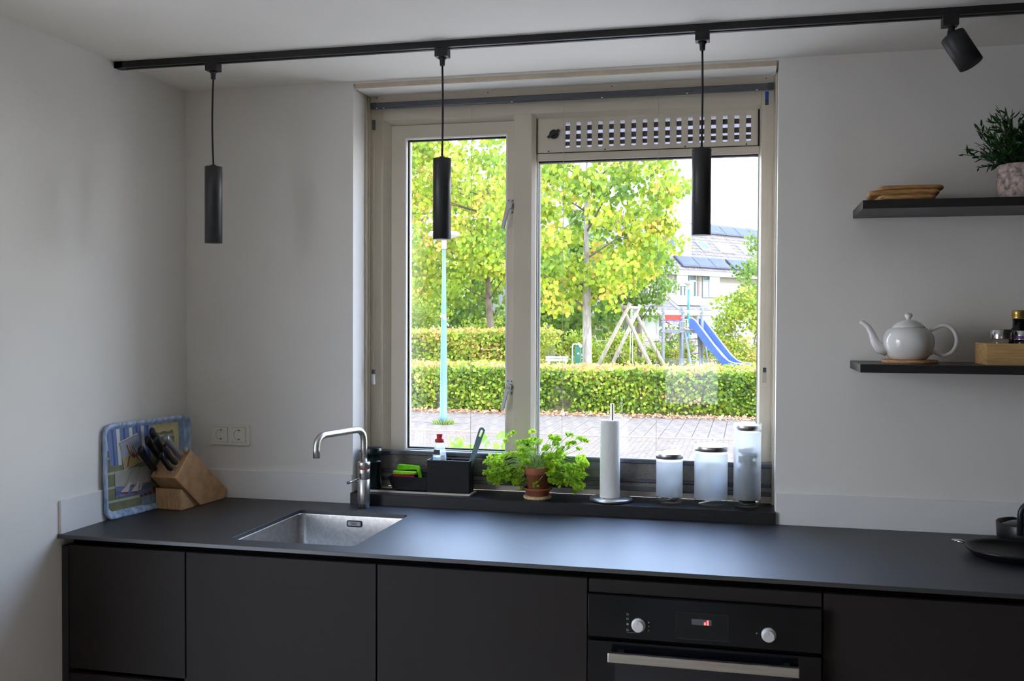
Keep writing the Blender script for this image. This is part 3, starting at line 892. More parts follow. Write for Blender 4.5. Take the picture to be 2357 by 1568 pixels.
b = B(); z0 = 1.4524
b.box(2.270, 2.50, .440, .450, z0, z0 + .062); b.box(2.270, 2.50, .575, .585, z0, z0 + .062); b.box(2.270, 2.280, .450, .575, z0, z0 + .062); b.box(2.49, 2.50, .450, .575, z0, z0 + .062)
b.box(2.280, 2.49, .450, .575, z0, z0 + .008)
bx = b.obj('wooden_box', BAMBOO, bevel=.001); tag(bx, 'pale wooden box of spice jars at the right end of the lower shelf', 'box')
def spice(x, y, r, h, label, band=None):
    j = thing('spice_jar', label, 'jar', (x, y, z0 + .0085), 'spice jars in the wooden box')
    z = z0 + .0085
    B().lathe([(r * .96, 0), (r, .003), (r, h * .62), (r * .93, h * .70)], (x, y, z), 28).obj('jar_glass', CLEARG, j)
    B().lathe([(r * .9, .004), (r * .9, h * .5)], (x, y, z), 24).obj('spice', SPICE, j)
    B().lathe([(r * 1.02, h * .705), (r * 1.03, h * .72), (r * 1.03, h * .985), (r * .98, h), (r * .9, h * .99)], (x, y, z), 32).obj('jar_lid', LIDM, j)
    if band: B().lathe([(r * 1.035, h * .74), (r * 1.035, h * .84)], (x, y, z), 32, cap=False).obj('lid_band', band, j)
spice(2.3185, .485, .0285, .0935, 'glass spice jar with silver lid at the left end of the wooden box')
spice(2.3745, .482, .0225, .0900, 'glass spice jar with purple banded silver lid, second in the wooden box', PURPLE)
spice(2.4235, .482, .0225, .0900, 'glass spice jar with silver lid, third in the wooden box')
bt = thing('sauce_bottle', 'dark bottle with a gold cap behind the spice jars', 'bottle', (2.379, .546, z0 + .0085))
B().lathe([(.026, 0), (.026, .075), (.022, .092), (.0165, .100), (.0165, .124)], (2.379, .546, z0 + .0085), 28).obj('bottle_glass', DARKB, bt)
B().lathe([(.0185, .1245), (.0190, .126), (.0190, .132), (.0183, .133), (.0190, .134), (.0190, .147), (.0175, .149)], (2.379, .546, z0 + .0085), 28).obj('bottle_cap', GOLD, bt)

# ------------------------------------------------------------------ socket
so = thing('wall_socket', 'ivory double wall socket above the worktop left of the tap', 'socket', (-.2385, YB, 1.152))
b = B().plate(rrect(-.3145, -.1605, 1.114, 1.189, .004), [], 'y', YB - .009, YB - .0003)
b.obj('socket_frame', IVORY, so, bevel=.0015)
for cx in (-.2755, -.2025):
    ins = B().plate([(cx - .0280, 1.1245), (cx + .0280, 1.1245), (cx + .0280, 1.1795), (cx - .0280, 1.1795)], [circ(cx, 1.152, .0200, 28)[::-1]], 'y', YB - .0115, YB - .0085)
    ins = ins.obj('socket_insert', IVORY, so, bevel=.0006)
    b = B()
    b.lathe([(.0200, 0), (.0195, .010), (0, .010)], (0, 0, 0), 28, T=Matrix.Translation((cx, YB - .0113, 1.152)) @ Matrix.Rotation(R(-90), 4, 'X'), cap=False)
    cup_ = b.obj('socket_cup', IVORYD, so)
    B().plate([(cx - .0286, 1.1239), (cx + .0286, 1.1239), (cx + .0286, 1.1801), (cx - .0286, 1.1801)], [[(cx - .0280, 1.1245), (cx - .0280, 1.1795), (cx + .0280, 1.1795), (cx + .0280, 1.1245)]], 'y', YB - .0093, YB - .0088).obj('insert_joint', HOLE, so)
    b = B()
    for dx in (-.0075, .0075): b.lathe([(.0032, 0), (.0032, .0004)], (0, 0, 0), 12, T=Matrix.Translation((cx + dx, YB - .0015, 1.152)) @ Matrix.Rotation(R(90), 4, 'X'))
    for dz in (-.0165, .0165): b.box(cx - .003, cx + .003, YB - .0105, YB - .0015, 1.152 + dz - .0016, 1.152 + dz + .0016)
    b.parts('socket_contact', HOLE, so)

# ------------------------------------------------------------------ printed tray leaning in the corner
LT, HT = .418, .312
rt_ = Matrix.Rotation(R(90 - 8.3), 4, 'Z')
TRY = thing('serving_tray', 'blue and green seaside print serving tray leaning in the corner', 'tray', (-.3985, .185, .9205), rot=(0, 0, 0))
# local frame: x along the bottom edge, y away from the room, z up the tray, then leaned and turned
TRY.matrix_world = Matrix.Translation((-.4030, .185, .9202)) @ rt_ @ Matrix.Rotation(R(-1.5), 4, 'X')
TRIM = M('mottled_blue_tray', (.27, .41, .66), 0.35, nz=(22, .22), col2=(.54, .68, .88), scale=(3, 3, 1))
out = rrect(0, LT, 0, HT, .035, 8)
def inset(d, r): return rrect(d, LT - d, d, HT - d, r, 8)
rings = [[(x, .008, z) for x, z in inset(.003, .033)], [(x, -.001, z) for x, z in inset(.0, .035)], [(x, -.0045, z) for x, z in inset(.004, .033)], [(x, -.003, z) for x, z in inset(.011, .030)], [(x, .009, z) for x, z in inset(.019, .026)], [(x, .0105, z) for x, z in inset(.026, .022)]]
b = B(); n = len(out); fs = []
for i in range(len(rings) - 1):
    for k in range(n): fs.append((i * n + k, i * n + (k + 1) % n, (i + 1) * n + (k + 1) % n, (i + 1) * n + k))
fs.append(tuple((len(rings) - 1) * n + k for k in range(n)))
fs2 = fs
vs = [p for q in rings for p in q]
b.add(vs, fs2, 0, True)
b.obj('tray_body', TRIM, TRY, solid=.002)
FL = .0094
def flat(name, polys, mats, lvl, parent=TRY):
    b = B()
    for poly, mi in polys:
        y1 = FL - lvl * .0004
        b.prism(poly, 'y', y1 - .0003, y1, mi)
    return b.parts(name, mats, parent)
def px(X, Y):   # photo-detail coordinates -> tray coordinates
    u = (X - 118) / (1300 - 118) * LT
    # left edge runs 305..1440, right edge (x=1300) 130..1140
    f = (X - 118) / 1182
    yt = 305 - f * 185; yb = 1465 - f * 330
    return (u, HT * (1 - (Y - yt) / (yb - yt)))
TB = M('navy_stripe_print', (.035, .075, .30), .4, nz=(120, .25), scale=(30, 1, 1))
TB2 = M('mid_blue_stripe_print', (.13, .20, .42), .4, nz=(120, .3), scale=(30, 1, 1))
TWH = M('white_stripe_print', (.66, .68, .66), .4)
TG = M('olive_green_print', (.19, .20, .10), .4, nz=(30, .15))
TGL = M('pale_green_line_print', (.40, .46, .38), .4)
TY = M('yellow_print', (.60, .53, .27), .4, nz=(30, .08))
TLB = M('pale_blue_weave_print', (.22, .32, .46), .4, nz=(160, .25))
TSKY = M('grey_sky_print', (.42, .42, .38), .4, nz=(12, .12))
TSEA = M('violet_sea_print', (.14, .17, .34), .4, nz=(30, .3), scale=(1, 1, 4))
TSAIL = M('cream_sail_print', (.62, .57, .50), .4)
TRED = M('maroon_print', (.17, .03, .03), .4)
TSAND = M('sand_print', (.52, .42, .20), .4, nz=(30, .1))
TCARD = M('cream_card_print', (.66, .60, .48), .4)
TCS = M('card_sky_print', (.34, .40, .50), .4, nz=(14, .2))
TBR = M('brown_line_print', (.24, .10, .05), .4)
TOR = M('orange_dot_print', (.65, .35, .12), .4)
q = lambda *pts: [px(*p) for p in pts]
flat('green_panel_print', [(q((130, 625), (620, 560), (900, 560), (860, 1150), (610, 1250), (180, 1365)), 0)], [TG], 0)
lines = []
for yy in (710, 895, 1070, 1235):
    lines.append((q((135, yy), (600, yy - 115), (600, yy - 85), (135, yy + 28)), 0))
flat('pale_line_print', lines, [TGL], 1)
st_ = []
xs = [(190, 240, 1), (240, 260, 0), (260, 300, 1), (300, 342, 2), (342, 385, 1), (385, 410, 0), (410, 462, 1), (462, 505, 2), (505, 550, 1), (550, 572, 0), (572, 620, 1), (620, 660, 2), (660, 690, 1), (690, 722, 0)]
for a, c, mi in xs:
    st_.append((q((a, 330 - (a - 190) * .14), (c, 330 - (c - 190) * .14), (c + 25, 800 - (c - 190) * .17), (a + 25, 800 - (a - 190) * .17)), mi))
flat('stripe_print', st_, [TB, TB2, TWH], 2)
flat('yellow_panel_print', [(q((775, 255), (1150, 195), (1150, 560), (775, 640)), 0)], [TY], 1)
flat('orange_dot_print', [(q((897, 268), (918, 265), (916, 288), (900, 290)), 0), (q((1022, 246), (1044, 242), (1042, 264), (1026, 268)), 0)], [TOR], 2)
flat('green_patch_print', [(q((790, 385), (830, 360), (870, 368), (935, 340), (1000, 345), (1065, 315), (1085, 400), (1080, 640), (780, 640)), 0)], [TG], 2)
flat('pale_band_print', [(q((815, 395), (1075, 360), (1078, 390), (815, 425)), 0)], [TGL], 3)
flat('pale_blue_strip_print', [(q((1155, 190), (1225, 180), (1240, 600), (1155, 620)), 0), (q((722, 255), (775, 248), (775, 400), (722, 400)), 0)], [TLB], 1)
flat('sea_picture_print', [(q((275, 860), (740, 760), (740, 1000), (275, 1045)), 0), (q((275, 1045), (740, 960), (740, 1085), (280, 1180)), 1)], [TSKY, TSEA], 3)
flat('sailing_boat_print', [(q((335, 1110), (480, 960), (440, 1095)), 0), (q((470, 1095), (585, 950), (565, 1080)), 0), (q((575, 1065), (628, 945), (605, 1060)), 0), (q((330, 1105), (440, 1100), (430, 1120), (340, 1120)), 1), (q((465, 1092), (560, 1078), (550, 1098), (470, 1106)), 1)], [TSAIL, TRED], 4)
flat('sailing_line_print', [(q((400, 1020), (490, 830), (494, 830), (405, 1020)), 0), (q((535, 960), (610, 770), (614, 772), (540, 960)), 0)], [TG], 4)
flat('maroon_check_print', [(q((585, 1125), (622, 1118), (618, 1145), (590, 1150)), 0), (q((645, 1105), (680, 1098), (676, 1126), (648, 1130)), 0), (q((705, 1085), (745, 1075), (742, 1105), (708, 1113)), 0), (q((765, 1010), (805, 1040), (800, 1082), (768, 1085)), 0)], [TRED], 4)
flat('blue_weave_print', [(q((610, 1150), (860, 1075), (860, 1200), (615, 1250)), 0)], [TLB], 2)
flat('picture_card_print', [(q((325, 510), (572, 380), (668, 700), (398, 835)), 0)], [TCARD], 4)
flat('card_border_print', [(q((335, 518), (568, 400), (658, 692), (404, 822)), 0)], [TBR], 5)
flat('card_scene_print', [(q((342, 522), (564, 408), (610, 570), (372, 700)), 0), (q((372, 700), (610, 570), (650, 690), (408, 815)), 1)], [TCS, TSAND], 6)
flat('deck_chair_print', [(q((418, 540), (480, 508), (500, 600), (545, 660), (520, 690), (465, 640)), 0), (q((545, 620), (615, 585), (620, 625), (560, 665), (530, 670)), 0), (q((455, 660), (470, 660), (440, 790), (425, 795)), 1), (q((560, 660), (600, 710), (590, 716), (545, 672)), 1), (q((500, 540), (560, 620), (552, 625), (495, 550)), 1)], [TBR, TBR], 7)
flat('deck_chair_stripe_print', [(q((440, 530), (450, 525), (490, 640), (482, 646)), 0), (q((462, 518), (470, 514), (505, 625), (498, 630)), 0), (q((570, 610), (578, 606), (584, 640), (576, 644)), 0), (q((594, 598), (601, 595), (606, 628), (599, 632)), 0)], [TSAIL], 8)

# ------------------------------------------------------------------ knife block and knives
KB = thing('knife_block', 'slanted beech knife block full of black handled knives by the corner', 'knife block', (-.3185, .52, ZT))
kx0, kx1 = -.3700, -.2670
b = B().prism([(.385, 1.0355), (.4703, 1.1238), (.6853, .9493), (.6640, .9204), (.5215, .9204)], 'x', kx0, kx1)
b.obj('block_body', BEECH, KB, bevel=.0025)
ft = B().prism([(.4155, .9204), (.4120, .9925), (.4190, .9925), (.4850, .9290), (.4860, .9204)], 'x', kx0, kx1)
ft.obj('block_foot', BEECH, KB, bevel=.002)
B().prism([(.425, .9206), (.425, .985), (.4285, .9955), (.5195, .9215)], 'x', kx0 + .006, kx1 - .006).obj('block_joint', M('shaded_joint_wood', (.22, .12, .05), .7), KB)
nk = Vector((0, -.71922, .69478)); sk = Vector((0, .69478, .71922))
def knife(name, x, s, L, label, mt=KNIFE, w=.0145, th=.0115, cat='knife', rivets=True, curve=.006):
    base = Vector((x, .385, 1.0355)) + sk * s
    k = thing(name, label, cat, tuple(base), 'knives in the beech block')
    b = B()
    ts = [0, .06, .2, .4, .6, .8, .92, 1.0]
    ws = [.62, .80, .95, .82, .86, 1.05, 1.15, .75]
    rings = []; seg = 12
    for t_, wv in zip(ts, ws):
        c = base + nk * (.012 + (L - .012) * t_) - sk * (curve * 4 * t_ * (1 - t_) - curve * t_)
        rings.append([c + Vector((1, 0, 0)) * (th * .5 * (.9 if t_ < 1 else .7) * math.cos(2 * math.pi * q_ / seg)) * 1.6 + sk * (w * wv * math.sin(2 * math.pi * q_ / seg)) for q_ in range(seg)])
    fs = []
    for i in range(len(rings) - 1):
        for q_ in range(seg): fs.append((i * seg + q_, i * seg + (q_ + 1) % seg, (i + 1) * seg + (q_ + 1) % seg, (i + 1) * seg + q_))
    fs.append(tuple(range(seg))[::-1]); fs.append(tuple((len(rings) - 1) * seg + q_ for q_ in range(seg)))
    b.add([p for r_ in rings for p in r_], fs, 0, True)
    b.obj('handle', mt, k)
    b = B()
    Tm = Matrix.Translation(base) @ Matrix(((1, 0, 0, 0), (0, sk.y, nk.y, 0), (0, sk.z, nk.z, 0), (0, 0, 0, 1)))
    b.box(-.0022, .0022, -.0085, .0085, .0004, .0135, T=Tm)
    b.obj('bolster', STEEL if mt is KNIFE else GREYST, k)
    if rivets:
        b = B()
        for t_ in (.35, .62):
            b.lathe([(.0026, -.0068), (.0026, .0068)], (0, 0, 0), 10, T=Tm @ Matrix.Translation((0, -curve * .7, L * t_)) @ Matrix.Rotation(R(90), 4, 'Y'))
        b.parts('rivet', CHROME, k)
knife('kitchen_knife', -.3540, .022, .126, 'black handled knife in the front left slot of the beech block')
knife('paring_knife', -.2890, .026, .098, 'short black handled knife in the front right slot of the beech block', w=.011)
knife('kitchen_knife', -.2845, .052, .104, 'black handled knife just behind the short front knife, before the grey handle', w=.0122)
knife('kitchen_knife', -.3540, .068, .122, 'black handled knife in the second slot on the left of the block', w=.0132)
knife('kitchen_knife', -.3550, .102, .124, 'black handled knife in the rear left slot, its butt highest of all', w=.0132)
knife('kitchen_knife', -.3240, .074, .120, 'black handled riveted knife in the middle of the beech block', w=.015)
knife('kitchen_knife', -.2860, .084, .120, 'knife with a smooth grey steel handle at the right of the block', mt=GREYST, w=.0142, th=.013, rivets=False, curve=.001)
sr = thing('sharpening_rod', 'small pale round knob beside the grey handle in the knife block', 'sharpener', (-.276, .450, 1.1025), 'knives in the beech block')
base = Vector((-.2760, .385, 1.0355)) + sk * .1090
Tm = Matrix.Translation(base) @ Matrix(((1, 0, 0, 0), (0, sk.y, nk.y, 0), (0, sk.z, nk.z, 0), (0, 0, 0, 1)))
B().lathe([(.003, .0004), (.003, .006), (.007, .008), (.0085, .014), (.007, .020), (.003, .022)], (0, 0, 0), 20, T=Tm).obj('knob', M('pale_clear_plastic', (.62, .62, .55), .15, trans=.4), sr)

RB = Matrix.Translation((-.3120, .52, 0)) @ Matrix.Rotation(R(-5), 4, 'Z') @ Matrix.Translation((.3185, -.52, 0))
for o in list(COL.objects):
    if o.parent is None and (o.get('category') in ('knife', 'knife block', 'sharpener')):
        o.location = RB @ o.location; o.rotation_euler.z = R(-5)

# ------------------------------------------------------------------ things on the window sill
ZS = .9602
o = thing('soap_dispenser', 'tall black soap canister at the left end of the sill behind the tap', 'soap dispenser', (.2865, .760, ZS))
cx, cy = .2915, .7535
ZD = ZS + .0022
B().lathe([(.030, 0), (.0325, .003), (.0325, .0985), (.0345, .1005), (.0335, .1045), (.0290, .1065)], (cx, cy, ZD), 40).obj('canister', DISPN, o)
B().lathe([(.0290, .1068), (.0290, .128), (.0335, .1295), (.0340, .131), (.0340, .1495), (.0325, .1515), (.0, .152)], (cx, cy, ZD), 40, cap=False).obj('pump_cap', DISPN, o)
B().tube([(cx - .030, cy - .004, ZD + .1415), (cx - .0400, cy - .006, ZD + .1415), (cx - .0455, cy - .007, ZD + .137)], [.004, .0035, .003], 12).obj('nozzle', DISPN, o)

b = B()
tr = thing('drip_tray', 'flat dark tray with a cream rim under the black caddy on the sill', 'tray', (.46, .77, ZS))
o1 = rrect(.2490, .6720, .7110, .7955, .004, 3); i1 = rrect(.2560, .6650, .7180, .7885, .003, 3)
B().plate(o1, [i1[::-1]], 'z', ZS, ZS + .0065).obj('tray_rim', CREAMT, tr, bevel=.0012)
B().plate(i1, [], 'z', ZS + .0002, ZS + .0020).obj('tray_floor', SILLM, tr)
ZD = ZS + .0022
cd = thing('sink_caddy', 'black plastic caddy holding the bottle and brush on the sill', 'caddy', (.59, .755, ZD))
def obox(name, x0, x1, y0, y1, z0, h, t, mt, parent, taper=.0):
    o_ = [(x0, y0), (x1, y0), (x1, y1), (x0, y1)]
    b = B()
    b.box(x0, x1, y0, y1, z0, z0 + t)
    for a in ((x0, x1, y0, y0 + t), (x0, x1, y1 - t, y1), (x0, x0 + t, y0 + t, y1 - t), (x1 - t, x1, y0 + t, y1 - t)):
        b.box(*a, z0 + t, z0 + h)
    return b.obj(name, mt, parent, bevel=.0006, seg=1)
obox('caddy_body', .508, .6625, .7260, .7860, ZD, .1165, .0025, CADDY, cd)
b = B().plate(rrect(.5078, .6627, .7258, .7862, .001, 1), [rrect(.5103, .6602, .7283, .7837, .001, 1)[::-1]], 'z', ZD + .1165, ZD + .1178)
b.obj('caddy_edge', RIMC, cd)
b = B().box(.5870, .5892, .7286, .7834, ZD + .003, ZD + .1145)
b.obj('divider', CADDY, cd)
sd = thing('sponge_holder', 'low black plastic holder with sponges left of the caddy on the sill', 'sponge holder', (.43, .755, ZD))
b = B()
x0, x1, y0, y1 = .3605, .5070, .7275, .7850
for a in (((x0 + .014, y0 + .006), (x1, y0 + .002), (x1, y1 - .002), (x0 + .014, y1 - .006)),): pass
vs = [(x0 + .016, y0 + .006, ZD + .006), (x1, y0 + .003, ZD + .006), (x1, y1 - .003, ZD + .006), (x0 + .016, y1 - .006, ZD + .006),
      (x0, y0, ZD + .053), (x1, y0, ZD + .053), (x1, y1, ZD + .053), (x0, y1, ZD + .053),
      (x0 + .003, y0 + .003, ZD + .053), (x1 - .003, y0 + .003, ZD + .053), (x1 - .003, y1 - .003, ZD + .053), (x0 + .003, y1 - .003, ZD + .053),
      (x0 + .018, y0 + .009, ZD + .009), (x1 - .003, y0 + .006, ZD + .009), (x1 - .003, y1 - .006, ZD + .009), (x0 + .018, y1 - .009, ZD + .009)]
fs = [(0, 3, 2, 1)]
for i in range(4):
    j = (i + 1) % 4
    fs += [(i, j, 4 + j, 4 + i), (4 + i, 4 + j, 8 + j, 8 + i), (8 + i, 8 + j, 12 + j, 12 + i)]
fs.append((12, 13, 14, 15))
b.add(vs, fs); b.obj('holder_body', CADDY, sd, bevel=.0008, seg=1)
b = B()
for fx_, fy_ in ((.388, .741), (.495, .741), (.388, .771), (.495, .771)): b.lathe([(.004, 0), (.005, .0058)], (fx_, fy_, ZD + .0001), 12)
b.parts('foot', CADDY, sd)

def pillow(b, x0, x1, y0, y1, z0, z1, mi=0, r=.005, T=None, jig=0.0):
    out = rrect(x0, x1, y0, y1, r, 4); cx, cy = (x0 + x1) / 2, (y0 + y1) / 2
    rings = []
    for ins, t in ((.003, 0), (.0006, .12), (0, .3), (0, .7), (.0006, .88), (.003, 1)):
        rings.append([Vector((cx + (p_[0] - cx) * (1 - 2 * ins / (x1 - x0)), cy + (p_[1] - cy) * (1 - 2 * ins / (y1 - y0)), z0 + (z1 - z0) * t + jig * math.sin(p_[0] * 190) * (t - .5))) for p_ in out])
    n = len(out); fs = []
    for i in range(len(rings) - 1):
        for k in range(n): fs.append((i * n + k, i * n + (k + 1) % n, (i + 1) * n + (k + 1) % n, (i + 1) * n + k))
    fs.append(tuple(range(n))[::-1]); fs.append(tuple((len(rings) - 1) * n + k for k in range(n)))
    vs = [p_ for q_ in rings for p_ in q_]
    if T is not None: vs = [T @ p_ for p_ in vs]
    return b.add(vs, fs, mi, True)
sg = thing('sponge', 'lime green sponge with a red scourer side lying in the black holder', 'sponge', (.41, .745, ZD + .01))
b = B(); pillow(b, .3740, .4560, .7400, .7555, ZD + .0095, ZD + .0585, jig=.003); b.obj('scourer', CERISE, sg)
B_ = B(); pillow(B_, .3730, .4590, .7400, .7620, ZD + .0588, ZD + .0705, jig=.002); B_.obj('sponge_foam', GREEN, sg)
cl = B()
T = Matrix.Rotation(0, 4, 'X')
prof = [(.379, .0695), (.381, .0880), (.386, .0920), (.440, .0905), (.4620, .0880), (.4670, .0830), (.4740, .0480), (.4800, .0180), (.4640, .0180), (.4600, .0560), (.4560, .0740), (.4500, .0745)]
pr3 = [(x, z + ZD) for x, z in prof]
cl.prism([(x, z) for x, z in pr3], 'y', .7640, .7765)
o = cl.obj('folded_cloth', GREENC, bevel=.003); tag(o, 'bright green cleaning cloth folded behind the sponge in the black holder', 'cloth')

bo = thing('soap_bottle', 'clear washing-up liquid bottle with a red cap standing in the caddy', 'bottle', (.545, .757, ZD + .003))
bx_, by_ = .5445, .757
B().lathe([(.022, 0), (.0245, .004), (.0250, .06), (.0255, .100), (.0245, .128), (.0205, .150), (.0160, .166), (.0145, .171), (.0145, .175)], (bx_, by_, ZD + .003), 36, T=Matrix.Translation((bx_, by_, 0)) @ Matrix.Diagonal((1, .72, 1, 1)) @ Matrix.Translation((-bx_, -by_, 0))).obj('bottle_body', frosted('hazy_clear_bottle', (.75, .82, .84), .72), bo)
B().lathe([(.021, .002), (.0238, .006), (.0244, .11), (.0238, .124)], (bx_, by_, ZD + .003), 32, T=Matrix.Translation((bx_, by_, 0)) @ Matrix.Diagonal((1, .70, 1, 1)) @ Matrix.Translation((-bx_, -by_, 0))).obj('soap_liquid', SOAPB, bo)
B().lathe([(.0165, .1752), (.0168, .178), (.0165, .187), (.0105, .189), (.0100, .199), (.0115, .202), (.0110, .2045), (.004, .205)], (bx_, by_, ZD + .003), 28).obj('bottle_cap', REDCAP, bo)
b = B()
def curved(b, a0, a1, z0, z1, r, mi=0, k=8):
    vs = []; fs = []
    for i in range(k + 1):
        a = R(a0 + (a1 - a0) * i / k)
        for z in (z0, z1): vs.append((bx_ + r(z) * math.cos(a), by_ + .72 * r(z) * math.sin(a), z + ZD + .003))
    for i in range(k): fs.append((2 * i, 2 * i + 2, 2 * i + 3, 2 * i + 1))
    b.add(vs, fs, mi, True)
curved(b, 215, 285, .132, .150, lambda z: .0262 - max(0, z - .128) * .19)
b.obj('dark_label', LABELD, bo, solid=.0003)
b = B(); curved(b, 290, 330, .10, .130, lambda z: .0262)
b.obj('pale_label', LABELW, bo, solid=.0003)

br = thing('dish_brush', 'grey teal washing-up brush with a hole in its handle leaning in the caddy', 'brush', (.640, .757, ZD + .003))
p0, p1 = Vector((.6270, .757, ZD + .006)), Vector((.7030, .762, 1.1975))
ax = (p1 - p0).normalized(); sd_ = Vector((0, 1, 0)).cross(ax).normalized(); nn = ax.cross(sd_)
Lb = (p1 - p0).length
Tm = Matrix.Translation(p0) @ Matrix(((sd_.x, ax.x, nn.x, 0), (sd_.y, ax.y, nn.y, 0), (sd_.z, ax.z, nn.z, 0), (0, 0, 0, 1)))
b = B()
outl = [(-.006, .02), (.006, .02), (.0065, .10), (.0085, .15), (.0105, Lb - .035)] + [(.0108 * math.cos(R(a)), Lb - .012 + .012 * math.sin(R(a))) for a in range(0, 181, 20)] + [(-.0105, Lb - .035), (-.0085, .15), (-.0065, .10)]
holeb = [(.0048 * math.cos(R(a)), Lb - .014 + .0048 * math.sin(R(a)) - (0.0 if a < 180 else .016)) for a in range(0, 360, 24)]
b.plate(outl, [holeb[::-1]], 'z', -.0045, .0045)
b.v = [tuple(Tm @ Vector(p)) for p in b.v]
b.obj('brush_handle', BRUSH, br, bevel=.0015)
b = B(); b.lathe([(.010, -.018), (.012, 0), (.011, .018)], (0, 0, 0), 16, T=Tm @ Matrix.Translation((0, .022, 0)) @ Matrix.Rotation(R(90), 4, 'Y'))
b.obj('brush_bristles', PAPER, br)

# parsley pot on its saucer and cork ring
hx, hy = .907, .735
o = B().lathe([(.046, 0), (.0490, .003), (.0495, .006), (.0485, .0095), (.046, .0115)], (hx, hy, ZS), 40).obj('cork_ring', CORKL); tag(o, 'thick pale cork mat under the terracotta saucer on the sill', 'mat')
z1 = ZS + .0117
o = B().lathe([(.036, 0), (.0395, .002), (.0425, .016), (.0480, .0185), (.0510, .0225), (.0500, .0265), (.0470, .0270), (.0430, .0200), (.0380, .0050), (0, .0045)], (hx, hy, z1), 44, cap=False).obj('plant_saucer', TERRA); tag(o, 'round terracotta saucer under the parsley pot', 'saucer')
z2 = z1 + .0052
ps_ = thing('parsley_plant', 'bushy green parsley plant spilling over a small terracotta pot on the sill', 'plant', (hx, hy, z2))
B().lathe([(.0300, 0), (.0315, .002), (.0400, .066), (.0455, .067), (.0475, .071), (.0480, .089), (.0465, .0915), (.0435, .0915), (.0400, .078), (0, .078)], (hx, hy, z2), 44, cap=False).obj('plant_pot', TERRA, ps_)
B().lathe([(0, .0786), (.0395, .0786), (.0405, .086), (.02, .089), (0, .090)], (hx, hy, z2), 24, cap=False).obj('potting_soil', SOIL, ps_)
PARS = leafmat('parsley_leaf', [(0, (.16, .36, .02)), (.45, (.46, .70, .04)), (.8, (.66, .84, .10)), (1, (.88, .84, .20))], .55)
STEMM = M('parsley_stem', (.40, .55, .16), .5)
st = B(); P_, D_, N_, S_, T_ = [], [], [], [], []
zc = z2 + .088
def frond(base, mid, tip, rad, nl, sc, tone):
    st.tube([base, mid, tip], [.0011, .0009, .0006], 5)
    tip = np.array(tip)
    for k in range(nl):
        d = rdir(1)[0]; d[2] = abs(d[2]) * .5
        o_ = tip + d * rng.uniform(0, rad)
        for j in range(4):
            P_.append(o_ + rdir(1)[0] * .002); dd = d + rdir(1)[0] * .9; D_.append(dd); N_.append(rdir(1)[0] + np.array([0, -.2, .6])); S_.append(sc * rng.uniform(.7, 1.25)); T_.append(np.clip(tone + rng.normal() * .17, 0, 1))
def clampy(y): return min(max(y, .690), .770)
for i in range(120):
    a = rng.uniform(0, 2 * math.pi)
    base = (hx + .03 * math.cos(a), hy + .03 * math.sin(a), zc)
    side = -1 if rng.random() < .55 else 1
    reach = rng.uniform(.03, .185) if side < 0 else rng.uniform(.03, .165)
    droop = rng.uniform(-.055, .045) if reach > .05 else rng.uniform(0, .05)
    tipx = hx + side * reach; tipy = clampy(hy + rng.normal() * .032)
    tip = (tipx, tipy, zc + droop - max(0, reach - .12) * .35)
    mid = ((base[0] + tip[0]) / 2, (base[1] + tip[1]) / 2, max(base[2], tip[2]) + rng.uniform(.005, .03))
    frond(base, mid, tip, .017, 7, .0125, .55 if side < 0 else .62)
for i in range(34):
    base = (hx + rng.uniform(-.025, .03), hy + rng.uniform(-.02, .02), zc)
    tip = (hx + rng.uniform(-.10, .16), clampy(hy + rng.normal() * .025), zc + rng.uniform(.05, .115))
    mid = ((base[0] * .45 + tip[0] * .55), (base[1] + tip[1]) / 2, (base[2] + tip[2]) / 2 + .008)
    frond(base, mid, tip, .010, 5, .0105, .40)
for (tx_, tz_, tone) in ((hx - .023, .212, .75), (hx - .115, .180, .7), (hx + .155, .185, .3), (hx + .105, .205, .35), (hx + .060, .175, .3), (hx - .04, .165, .15), (hx + .035, .135, .15), (hx + .075, .150, .1)):
    base = (hx + (tx_ - hx) * .15, hy, zc); tip = (tx_, clampy(hy + rng.normal() * .02), ZS + tz_ + .025 - .01)
    frond(base, ((base[0] + tip[0]) / 2, hy, (base[2] + tip[2]) / 2 + .012), tip, .012, 7, .011, tone)
for (tx_, tz_) in ((hx + .155, .045), (hx + .135, .030), (hx - .055, .030), (hx + .004, .055), (hx + .075, .060), (hx - .10, .065)):
    base = (hx + .042 * (1 if tx_ > hx else -1), hy - .02, zc); tip = (tx_, .690 if abs(tx_ - hx) < .05 else .715, ZS + tz_)
    frond(base, ((base[0] + tip[0]) / 2 + .01, .70, max(base[2], tip[2]) - .01), tip, .010, 6, .0105, .45)
leaf_mesh('parsley_leaves', P_, D_, N_, S_, T_, PARS, .95, .35, ps_, shape='tip')
st.obj('parsley_stems', STEMM, ps_, kind='stuff')

# kitchen paper
kx, ky = 1.1600, .752
kh = thing('paper_towel_stand', 'steel kitchen paper stand with a round base on the sill', 'paper towel stand', (kx, ky, ZS))
B().lathe([(.066, 0), (.0725, .002), (.0735, .006), (.0730, .0095), (.070, .0115), (0, .0118)], (kx, ky, ZS), 56, cap=False).obj('stand_base', STEEL, kh)
B().lathe([(.0062, .0119), (.0062, .330), (.0055, .3325), (0, .333)], (kx + .002, ky, ZS), 24, cap=False).obj('stand_rod', STEEL, kh)
b = B()
prof = [(.0335, .0125), (.0345, .014)] + [(.0345 - .0012 * i / 20, .014 + (.2745 - .014) * i / 20) for i in range(1, 21)] + [(.0320, .2760), (.0185, .2760), (.0185, .0125)]
PAPERB = M('embossed_kitchen_paper', (.84, .83, .80), .95, nz=(10, .02), spec=.1, bump=(150, .55, .0022), scale=(1, 1, .35))
b.lathe(prof, (kx - .0045, ky, ZS), 64, cap=False)
